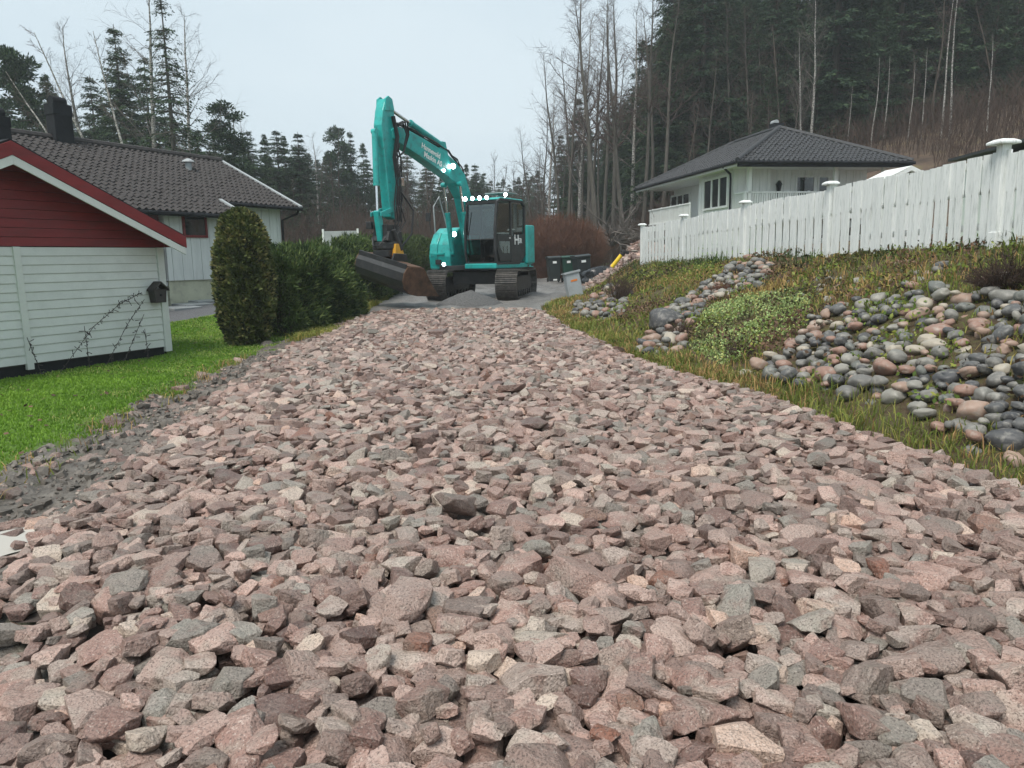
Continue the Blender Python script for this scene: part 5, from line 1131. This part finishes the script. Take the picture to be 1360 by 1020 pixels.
# brown undergrowth
def undergrowth(name, n, fn, h, seed, label, mat):
    r = np.random.default_rng(seed); x, y = fn(n, r); z = Hn(x, y); m = len(x); segs = []
    hh = h*(.4+.8*r.random(m)); tx = r.normal(0, .16, m)*hh; ty = r.normal(0, .16, m)*hh; rad = .007+.00022*y
    S = [np.stack([x, y, z-.1, x+tx, y+ty, z+hh, rad, rad*.3], 1)]
    for k in range(5):
        f = .25+.65*r.random(m); bx_, by_, bz_ = x+tx*f, y+ty*f, z+hh*f; L_ = hh*.4*(.4+r.random(m)); a = r.random(m)*6.283
        S.append(np.stack([bx_, by_, bz_, bx_+np.cos(a)*L_*.5, by_+np.sin(a)*L_*.5, bz_+L_*.75, rad*.6, rad*.2], 1))
    o = mesh_obj(name, segs_mesh(name, np.concatenate(S), 3), MAT[mat]); tag(o, label, 'undergrowth', kind='stuff')
def ug_far(n, r):
    Y = 42+r.random(n)**.8*50; px = 340+r.random(n)*400; return (px-680)/1000*Y, Y
def ug_hill(n, r):
    Y = 34+r.random(n)*32; px = 880+r.random(n)*540; x = (px-680)/1000*Y; m = ~((px < 1225) & (Y < 38.8)); return x[m], Y[m]
undergrowth('undergrowth', 6500, ug_far, 3.4, 101, 'brown leafless brush in front of the far wood', 'brush'); undergrowth('undergrowth', 5000, ug_hill, 2.0, 103, 'brown leafless brush over the wooded hillside', 'brush')
undergrowth('undergrowth', 2500, lambda n, r: (lambda Y, px: ((px-680)/1000*Y, Y))(40+r.random(n)*22, 690+r.random(n)*200), 1.4, 105, 'brown brush under the bare trees', 'brush')
undergrowth('undergrowth', 3000, lambda n, r: (lambda Y, px: ((px-680)/1000*Y, Y))(40+r.random(n)*20, -30+r.random(n)*420), 2.2, 107, 'dark brush behind the left house', 'brush')
# far hills closing the view
def far_hill():
    n = 60; a = np.linspace(-1.1, 1.1, n); V = []; R0 = [260, 330, 420]
    for k, R in enumerate(R0):
        for t in a: V.append((math.sin(t)*R, math.cos(t)*R, -4+k*(5+7*float(fbm(t*4+9, k*3., 1, 60)))+max(0, t)*22*k))
    Fq = [(k*n+i, k*n+i+1, (k+1)*n+i+1, (k+1)*n+i) for k in range(2) for i in range(n-1)]
    o = mesh_obj('hills', np_mesh('hills', np.array(V), [np.array(Fq)], None, True), MAT['spruce']); tag(o, 'low wooded hills in the mist', kind='structure')
far_hill()

# ------------------------------------------------------------------ excavator
def teal_mat():
    t = NT('teal_paint'); v = t.coords(); c = t.ramp(t.noise(2.5, 5, .6, v), [(.3, (.012, .30, .285)), (.7, (.022, .42, .39))]); c = t.mix(t.ramp(t.noise(7, 6, .7, v), [(.5, 0.), (.7, .6)]), c, (.04, .1, .09))
    MAT['teal_paint'] = t.fin(c, .35, .5); t.p.inputs['Coat Weight'].default_value = .25
teal_mat()
paint('track_steel', (.075, .07, .065), .55, .4, 6, .4, .5, .3, dirt=(.2, .185, .165), dirt_amt=.8)
paint('machine_black', (.02, .022, .024), .5, .3, 4, .15, dirt=(.07, .065, .06), dirt_amt=.5)
paint('chrome', (.75, .76, .78), .12, .05, 4, 0, .5, 1.0); paint('rust', (.1, .055, .034), .8, .5, 5, .5, .3, dirt=(.05, .035, .028), dirt_amt=.8); paint('hose', (.014, .014, .015), .5, .2)
paint('tilt_yellow', (.6, .3, .02), .5, .2)
def cab_glass():
    t = NT('cab_glass'); tr = t.n('ShaderNodeBsdfTransparent'); tr.inputs[0].default_value = (.42, .5, .5, 1); gl = t.n('ShaderNodeBsdfGlossy'); gl.inputs['Roughness'].default_value = .03; gl.inputs[0].default_value = (.85, .95, .95, 1)
    lw = t.n('ShaderNodeLayerWeight'); lw.inputs[0].default_value = .35; ms = t.n('ShaderNodeMixShader'); f = t.math('ADD', t.math('MULTIPLY', lw.outputs['Fresnel'], .8), .1)
    t.L.new(f, ms.inputs[0]); t.L.new(tr.outputs[0], ms.inputs[1]); t.L.new(gl.outputs[0], ms.inputs[2]); t.L.new(ms.outputs[0], t.out.inputs[0]); MAT['cab_glass'] = t.m
    t = NT('lamp_lit'); e = t.n('ShaderNodeEmission'); e.inputs[0].default_value = (.9, 1, 1, 1); e.inputs[1].default_value = 18; t.L.new(e.outputs[0], t.out.inputs[0]); MAT['lamp_lit'] = t.m
    t = NT('lamp_rim'); e = t.n('ShaderNodeEmission'); e.inputs[0].default_value = (.45, .85, .9, 1); e.inputs[1].default_value = .75; t.L.new(e.outputs[0], t.out.inputs[0]); MAT['lamp_rim'] = t.m
cab_glass()
EXO = (-.79, 23.3); ez0 = float(H(-.79, 23.3)); EX = thing('excavator', (EXO[0], EXO[1], ez0), math.radians(240), 'teal crawler excavator with lit work lamps and a grading bucket', 'excavator')
def ex(mb, name, mat, parent=EX, bevel=.015, smooth=False): 
    mb.xf(Matrix.Translation((0, 0, -ez0))) if False else None
    return mb.build(name, MAT[mat], parent, bevel, smooth)
Zs = -ez0   # profile heights below are heights above the reference level of the place
def Zp(poly): return [(u, z+Zs) for u, z in poly]
# undercarriage, turned 19 degrees against the upper body
UM = Matrix.Rotation(math.radians(19), 4, 'Z')
def track(v0):
    L2, r = 1.42, .40; w = .62; cl = []
    n_ = 48; per = 4*L2+2*math.pi*r; 
    def loop(s):
        s %= per
        if s < 2*L2: return (-L2+s, 0.02, 0)
        s -= 2*L2
        if s < math.pi*r: a = s/r; return (L2+r*math.sin(a), r-r*math.cos(a)+.02, a)
        s -= math.pi*r
        if s < 2*L2: return (L2-s, 2*r+.02-.03*math.sin(s/(2*L2)*math.pi), math.pi)
        s -= 2*L2; a = s/r; return (-L2-r*math.sin(a), r+r*math.cos(a)+.02, math.pi+a)
    mb = MB()
    for k in range(n_):
        x, z, a = loop(k*per/n_); R = Matrix.Rotation(-a, 3, 'Y'); mb.box((x, v0, z), (per/n_*.93, w, .035), R)
        for g in (-.055, .0, .055): mb.box(Vector((x, v0, z))+R@Vector((g, 0, -.03)), (.014, w*.98, .03), R)
    t = ex(mb.xf(UM), 'track', 'track_steel', EX, 0)
    pr = [(L2*math.cos(0)*f+.0, 0) for f in (1,)]
    fr_ = MB().prism([(-L2-.15, .3), (-L2+.1, .18), (L2-.1, .18), (L2+.15, .3), (L2+.15, .5), (L2-.1, .64), (-L2+.1, .64), (-L2-.15, .5)], v0-.17, v0+.17); ex(fr_.xf(UM), 'track_frame', 'machine_black', t)
    for x_, nm in ((L2, 'idler'), (-L2, 'sprocket')): ex(MB().lathe([(.33, -.12), (.34, -.06), (.34, .06), (.33, .12)], (x_, v0, r+.02), 20, 'y').xf(UM), nm, 'machine_black', t, 0)
    for k in range(7): ex(MB().lathe([(.09, -.2), (.09, .2)], (-1.15+k*.38, v0, .15), 12, 'y').xf(UM), 'roller', 'machine_black', t, 0)
for v0 in (-1.03, 1.03): track(v0)
ex(MB().bb(-.75, .75, -.8, .8, .42, .8).xf(UM), 'undercarriage_frame', 'machine_black'); ex(MB().lathe([(.62, .8), (.62, 1.0)], (0, 0, 0), 24), 'turntable', 'machine_black')
# upper body
B0 = 1.12-ez0+.0; zt0 = 1.0
ex(MB().prism([(-1.25, -1.2), (.75, -1.28), (1.05, -.9), (1.1, .1), (1.2, .1), (1.2, 1.12), (-1.0, 1.18), (-1.35, .6), (-1.38, -.6)], .84, .98, 'z'), 'deck', 'machine_black')
ex(MB().prism([(-.6, .1), (1.24, .1), (1.24, 1.17), (-.95, 1.17)], .88, 1.03, 'z'), 'side_skirt', 'teal_paint', EX, .03)
# right housing with rounded front
hp = [(1.0, .86), (1.06, 1.25), (1.0, 1.6), (.8, 1.92), (.5, 2.1), (-.1, 2.14), (-.9, 2.14), (-.9, .86)]
rh = ex(MB().prism(hp, -1.3, -.52), 'right_housing', 'teal_paint', EX, .05)
ex(MB().prism([(1.03, 1.0), (1.095, 1.28), (1.03, 1.62), (.82, 1.96), (.72, 1.9), (.95, 1.55), (1.0, 1.28), (.95, 1.0)], -1.2, -.98), 'step_panel', 'teal_paint', rh, .01); ex(MB().bb(1.03, 1.075, -1.05, -.85, 1.02, 1.16), 'grille', 'machine_black', rh, .005)
ex(MB().bb(1.0, 1.1, -1.22, -.72, 1.3, 1.36), 'step', 'teal_paint', rh, .01)
ex(MB().bb(-1.0, .1, -.5, .12, .98, 2.0), 'engine_hood', 'machine_black', EX, .03)
# counterweight (curved back)
cw = [(-.82, 1.2)]+[(-.05-1.35*math.cos(a), 1.22*math.sin(a)) for a in np.linspace(1.15, -1.15, 12)]+[(-.82, -1.2)]
ex(MB().prism(cw, .9, 2.12, 'z'), 'counterweight', 'teal_paint', EX, .05)
ex(MB().bb(-1.0, -.5, .85, 1.24, 1.0, 2.15), 'rear_side_panel', 'teal_paint', EX, .05)
# cab
c0, c1, v0, v1, zb, ztp = -.48, 1.2, .14, 1.14, 1.03, 2.82
side = [(c0, zb+.25), (c0-.02, ztp-.1), (c0+.15, ztp), (c1-.28, ztp), (c1-.12, ztp-.08), (c1, zb+1.0), (c1+.02, zb+.35), (c1-.05, zb), (c0+.35, zb)]
cabf = MB()
def bar(a, b, w=.06): cabf.box(((Vector(a)+Vector(b))/2), (w, w, (Vector(b)-Vector(a)).length+w*.5), (Vector(b)-Vector(a)).to_track_quat('Z', 'Y').to_matrix())
for v in (v0, v1):
    for a, b in zip(side, side[1:]+side[:1]): bar((a[0], v, a[1]), (b[0], v, b[1]), .075 if v == v1 else .06)
    bar((.32, v, zb), (.32, v, ztp-.02), .07)
for u, z in (side[3], side[4], side[1], side[7]): bar((u, v0, z), (u, v1, z), .07)
bar((c1+.0, v0, zb+.68), (c1, v1, zb+.68), .03)
cab = ex(cabf, 'cab', 'machine_black', EX, .01)
ex(MB().prism([(c0+.0, ztp+.0), (c1-.2, ztp+.0), (c1-.3, ztp+.07), (c0+.1, ztp+.07)], v0-.02, v1+.02), 'roof', 'teal_paint', cab, .03)
ex(MB().prism([(c0, zb+.25), (c0, zb+.85), (.3, zb+.75), (.3, zb), (c0+.35, zb)], v1-.02, v1+.03), 'rear_side_plate', 'machine_black', cab, .01)
dr_ = ex(MB().prism([(.36, zb+.05), (.36, zb+.8), (c1-.06, zb+.8), (c1-.05, zb+.4), (c1-.2, zb+.05)], v1+.0, v1+.035), 'door', 'machine_black', cab, .01)
ex(MB().bb(.42, .5, v1+.036, v1+.06, zb+.7, zb+.74), 'door_handle', 'chrome', dr_, .004); ex(MB().prism([(.46, zb+.28), (.46, zb+.62), (c1-.16, zb+.62), (c1-.16, zb+.5), (c1-.35, zb+.28)], v1+.036, v1+.04), 'lower_pane', 'cab_glass', dr_, 0)
for nm, poly in (('front_side_pane', [(.36, zb+.82), (.36, ztp-.1), (c1-.3, ztp-.1), (c1-.17, ztp-.2), (c1-.06, zb+1.0), (c1-.06, zb+.82)]), ('rear_side_pane', [(c0+.04, zb+.86), (c0+.04, ztp-.16), (c0+.2, ztp-.08), (.28, ztp-.08), (.28, zb+.78)])):
    ex(MB().prism(poly, v1-.002, v1+.004), nm, 'cab_glass', cab, 0); ex(MB().prism(poly, v0-.004, v0+.002), nm, 'cab_glass', cab, 0)
ex(MB().add([(c1-.01, v0+.04, zb+.7), (c1-.01, v1-.04, zb+.7), (c1-.13, v1-.04, ztp-.12), (c1-.13, v0+.04, ztp-.12)], [(0, 1, 2, 3)]), 'windscreen', 'cab_glass', cab, 0); ex(MB().add([(c1+.0, v0+.04, zb+.08), (c1+.0, v1-.04, zb+.08), (c1-.01, v1-.04, zb+.66), (c1-.01, v0+.04, zb+.66)], [(0, 1, 2, 3)]), 'lower_windscreen', 'cab_glass', cab, 0)
ex(MB().add([(c0+.02, v0+.04, zb+.5), (c0+.02, v1-.04, zb+.5), (c0+.02, v1-.04, ztp-.2), (c0+.02, v0+.04, ztp-.2)], [(0, 1, 2, 3)]), 'rear_pane', 'cab_glass', cab, 0)
ex(MB().bb(-.2, .3, .4, .9, zb+.05, zb+.5).prism([(-.25, zb+.45), (-.1, zb+.45), (-.2, zb+1.25), (-.35, zb+1.2)], .42, .88), 'seat', 'machine_black', cab, .03); ex(MB().bb(c0, c1-.05, v0, v1, zb-.02, zb+.04), 'cab_floor', 'machine_black', cab, 0)
ex(MB().tube([(c1-.05, v0+.1, zb+.3), (c1+.02, v0+.08, zb+1.5)], .012, 6), 'wiper', 'machine_black', cab, 0)
for k, a in enumerate((.0, .26)): 
    M = Matrix.Translation((.03-.22*k, v1+.034, zb+.66-.02*k))@Matrix.Rotation(math.pi, 4, 'Z')@Matrix.Rotation(math.pi/2, 4, 'X'); lettering(('H', 'SR')[k], (.4, .2)[k], MAT['label_white'], cab, M, .002, True)
def lamp(p, d, r, parent, nm='work_lamp'):
    p = Vector(p); d = Vector(d).normalized(); L_ = MB().tube([p-d*.09, p-d*.02, p], [r*.5, r, r], 12); l = ex(L_, nm, 'machine_black', parent, 0); ex(MB().tube([p, p+d*.008], [r*.96, r*.9], 14), 'reflector', 'lamp_rim', l, 0); ex(MB().tube([p+d*.008, p+d*.02], [r*.78, r*.4], 12), 'lit_lens', 'lamp_lit', l, 0); return l
for k in range(4): lamp((c1-.05, v0+.0+k*.24, ztp+.05), (1, -.1, -.12), .07, cab)
lamp((.15, v1-.25, ztp+.2), (1, .5, -.1), .06, cab); ex(MB().bb(-.45, .2, .2, .95, ztp+.24, ztp+.27).bb(-.2, -.1, .5, .6, ztp+.05, ztp+.24), 'roof_guard', 'grey_steel', cab, .005)
lamp((.84, -.5, 1.9), (1, .35, -.1), .085, rh); lamp((1.1, -.72, 1.02), (1, .2, -.05), .065, rh)
# handrails and mirror
ex(MB().tube([(.75, -1.25, 1.9), (.75, -1.28, 2.75), (.45, -1.28, 3.05), (.1, -1.25, 2.1)], .02, 8), 'handrail', 'grey_steel', EX, 0)
ex(MB().tube([(1.0, -1.2, 1.9), (1.05, -1.25, 2.35)], .015, 6).bb(1.02, 1.06, -1.36, -1.2, 2.3, 2.55), 'mirror', 'machine_black', EX, .005)
# boom
bm_v0, bm_v1 = -.39, -.05
boom_poly = Zp([(.0, 1.75), (.25, 2.7), (.54, 3.49), (.84, 4.05), (1.29, 4.36), (1.87, 4.6), (2.71, 4.8), (3.39, 4.94), (4.0, 4.98), (4.16, 4.86), (4.1, 4.66), (3.42, 4.47), (2.9, 4.32), (1.87, 3.99), (1.35, 3.78), (.98, 3.4), (.78, 2.78), (.62, 2.2), (.5, 1.75)])
boom = ex(MB().prism(boom_poly, bm_v0, bm_v1), 'boom', 'teal_paint', EX, .02)
ang = math.atan2(4.74-4.45, 2.71-1.6)
def boom_text(t_, size, u, z): lettering(t_, size, MAT['label_white'], boom, Matrix.Translation((u, bm_v1+.004, z+Zs))@Matrix.Rotation(-.24, 4, 'Y')@Matrix.Rotation(math.pi, 4, 'Z')@Matrix.Rotation(math.pi/2, 4, 'X'), .002, True)
boom_text('Hannevold', .2, 2.5, 4.53); boom_text('Maskin AS', .2, 2.42, 4.32)
lamp((1.55, bm_v1+.06, 4.22+Zs), (1, .5, -.2), .09, boom); lamp((1.95, bm_v1+.03, 4.07+Zs), (1, .35, -.4), .05, boom)
def cyl(p0, p1, r, split, nm, parent, body='teal_paint'):
    p0, p1 = Vector(p0), Vector(p1); m = p0.lerp(p1, split); c = ex(MB().tube([p0, m], r, 14).tube([m-(p1-p0).normalized()*.06, m], r*1.12, 14), nm, body, parent, 0, True); ex(MB().tube([m, p1], r*.5, 12), 'rod', 'chrome', c, 0, True)
    for p in (p0, p1): ex(MB().lathe([(r*.95, -r*.9), (r*.95, r*.9)], p, 14, 'y'), 'eye', body, c, 0, True)
    return c
for v in (-.5, .06): cyl((.95, v, 1.35), (1.3, v, 3.75+Zs), .075, .6, 'boom_cylinder', EX)
cyl((1.75, -.22, 4.78+Zs), (4.12, -.22, 5.45+Zs), .085, .6, 'arm_cylinder', EX, 'teal_paint')
ex(MB().prism(Zp([(1.5, 4.4), (2.0, 4.6), (1.85, 4.88), (1.65, 4.88)]), -.3, -.14), 'cylinder_bracket', 'teal_paint', boom)
# stick
st = ex(MB().prism(Zp([(4.0, 5.52), (4.12, 5.62), (4.3, 5.6), (4.42, 5.3), (4.5, 4.95), (4.42, 4.2), (4.3, 2.72), (4.1, 2.66), (3.98, 3.4), (3.94, 4.3), (3.92, 4.8)]), -.35, -.09), 'stick', 'teal_paint', EX, .02)
for v in (-.37, -.12): ex(MB().prism(Zp([(3.98, 5.35), (4.05, 5.62), (4.2, 5.68), (4.32, 5.6), (4.36, 5.3)]), v, v+.05), 'top_plate', 'teal_paint', st, .01)
bc = cyl((4.62, -.22, 4.78+Zs), (4.66, -.22, 2.8+Zs), .075, .66, 'bucket_cylinder', EX)
for v in (-.4, -.08): ex(MB().prism(Zp([(4.2, 2.95), (4.3, 2.95), (4.72, 2.82), (4.72, 2.72), (4.3, 2.83), (4.2, 2.83)]), v, v+.035), 'link', 'teal_paint', st, .008)
ex(MB().prism(Zp([(4.58, 2.85), (4.74, 2.85), (4.62, 2.1), (4.46, 2.1)]), -.3, -.14), 'bucket_link', 'teal_paint', EX, .02)
# hoses along boom and stick
hs = random.Random(8)
for k in range(5):
    v = -.34+k*.055; pts = [(.5, v, 3.55+Zs), (.85, v, 4.13+Zs+.03*k), (1.5, v, 4.56+Zs+.02*k), (2.6, v, 4.88+Zs), (3.5, v, 5.05+Zs+.04*(k % 2)), (3.95, v+.05, 5.05+Zs), (4.0, v+.12, 4.5+Zs), (3.88, v+.14, 3.9+Zs), (3.95, v+.14, 3.2+Zs), (4.05, v+.12, 2.4+Zs)]
    P = []
    for i in range(len(pts)-1):
        a, b = Vector(pts[i]), Vector(pts[i+1])
        for q in range(4): P.append(a.lerp(b, q/4)+Vector((hs.gauss(0, .015), hs.gauss(0, .02), hs.gauss(0, .012))))
    ex(MB().tube(P, .022, 6), 'hose', 'hose', EX, 0, True)
for k in range(3): ex(MB().tube([(4.05+.02*k, .02+.03*k, 5.0+Zs), (3.85-.05*k, .06+.04*k, 5.1+Zs), (3.72-.04*k, .08, 4.8+Zs), (3.85, .06, 4.35+Zs), (4.05, .02, 4.2+Zs)], .025, 6), 'hose_loop', 'hose', EX, 0, True)
ex(MB().tube([(4.0, .0, 3.4+Zs), (3.6, .12, 2.9+Zs), (3.7, .1, 2.3+Zs), (4.1, .0, 1.9+Zs)], .025, 6), 'hose_loop', 'hose', EX, 0, True)
for z_ in (3.2, 3.9, 4.5): ex(MB().bb(3.9, 4.02, -.07, .0, z_+Zs-.05, z_+Zs+.06), 'hose_clamp', 'machine_black', st, .005)
ex(MB().bb(3.86, 4.0, -.08, .06, 3.5+Zs, 3.72+Zs), 'valve_block', 'chrome', st, .008)
for k in range(4):
    v = -.08+.03*k; ex(MB().tube([(4.1, v, 5.2+Zs), (4.02, v+.05, 4.7+Zs), (4.16, v+.04, 4.2+Zs), (4.08, v+.05+.02*k, 3.6+Zs), (4.2-.03*k, v+.06, 3.1+Zs), (4.25-.1*k, v+.1, 2.6+Zs), (4.3, v+.04, 2.2+Zs)], .018, 6), 'hose', 'hose', EX, 0, True)
# tiltrotator
TR = bpy.data.objects.new('tiltrotator', None); link(TR, EX); TR.location = (4.3, -.22, 2.3+Zs)
for nm, mb, mt in (('hitch', MB().bb(-.25, .28, -.2, .2, -.05, .22).bb(-.32, -.1, -.22, .22, -.25, .05), 'machine_black'), ('yoke', MB().prism([(-.32, -.18), (.32, -.18), (.24, .06), (-.24, .06)], -.26, .26), 'machine_black'), ('rotor', MB().lathe([(.3, -.42), (.33, -.36), (.33, -.22), (.26, -.18)], (0, 0, 0), 20), 'machine_black'), ('tilt_cylinder', MB().tube([(.1, .28, .1), (-.12, .34, -.42)], .06, 12), 'machine_black'), ('tilt_cylinder', MB().tube([(.1, -.28, .1), (.1, -.36, -.4)], .06, 12), 'machine_black'), ('quick_hitch', MB().bb(-.3, .3, -.25, .25, -.58, -.42), 'machine_black'), ('yellow_guard', MB().prism([(-.2, -.52), (.16, -.52), (.12, -.26), (-.12, -.26)], .26, .36), 'tilt_yellow'), ('front_lamp_box', MB().bb(.3, .42, -.34, -.18, .12, .3), 'machine_black'), ('orange_valve', MB().bb(-.05, .15, .18, .3, -.6, -.52), 'orange'), ('guard_bow', MB().tube([(.34, -.22, -.1), (.46, -.1, -.3), (.46, .1, -.3), (.34, .22, -.1)], .02, 8), 'machine_black')):
    mb.build(nm, MAT[mt], TR, .012)
# grading bucket, tilted
BK = bpy.data.objects.new('bucket', None); link(BK, EX); BK.location = (4.25, -.05, 1.6+Zs); BK.rotation_euler = (math.radians(-13), 0, math.radians(-8))
prof = [(.42, .06), (.52, -.1), (.54, -.3), (.46, -.5), (.25, -.64), (-.05, -.7), (-.85, -.74)]
hw = .88; N_ = len(prof)
inn = [(x*.94-.02, z*.95+.02) for x, z in prof]
shell = MB().add([(x, -hw, z) for x, z in prof]+[(x, hw, z) for x, z in prof]+[(x, -hw, z) for x, z in inn]+[(x, hw, z) for x, z in inn], [(i, i+1, N_+i+1, N_+i) for i in range(N_-1)]+[(2*N_+i, 3*N_+i, 3*N_+i+1, 2*N_+i+1) for i in range(N_-1)]+[(0, N_, 3*N_, 2*N_), (N_-1, 2*N_+N_-1, 3*N_+N_-1, 2*N_-1)])
shell.build('shell', MAT['machine_black'], BK); 
for s_ in (-1, 1): MB().prism(prof+[(-.55, -.45), (-.15, .02)], s_*hw-.014+s_*.016, s_*hw+.014+s_*.016).build('side_plate', MAT['rust'], BK, .004)
MB().prism([(-.12, 0), (.42, .04), (.42, .08), (-.12, .04)], -hw, hw).build('top_plate', MAT['rust'], BK, .006); MB().prism([(.425, .0), (.46, .0), (.46, .12), (.425, .12)], -hw, hw).build('top_edge', MAT['machine_black'], BK, .006)
MB().prism(inn[1:]+[(-.8, -.68), (0.0, -.6), (.3, -.4), (.4, -.05)], -hw+.02, hw-.02).build('lining', MAT['rust'], BK)
for v in (-.24, .24): MB().prism([(-.2, .07), (.35, .07), (.3, .26), (-.12, .24)], v-.03, v+.03).build('hitch_ear', MAT['machine_black'], BK, .008)

# ------------------------------------------------------------------ misty air
hz_ = MB().bb(-330, 330, -60, 430, -12, 48).build('haze', None); tag(hz_, 'thin rainy mist filling the valley', kind='stuff')
t = NT('haze_air'); t.N.remove(t.p); pv = t.n('ShaderNodeVolumePrincipled'); pv.inputs['Color'].default_value = (.86, .93, .98, 1); pv.inputs['Density'].default_value = .001; pv.inputs['Anisotropy'].default_value = .1; t.L.new(pv.outputs[0], t.out.inputs['Volume'])
hz_.data.materials.append(t.m)
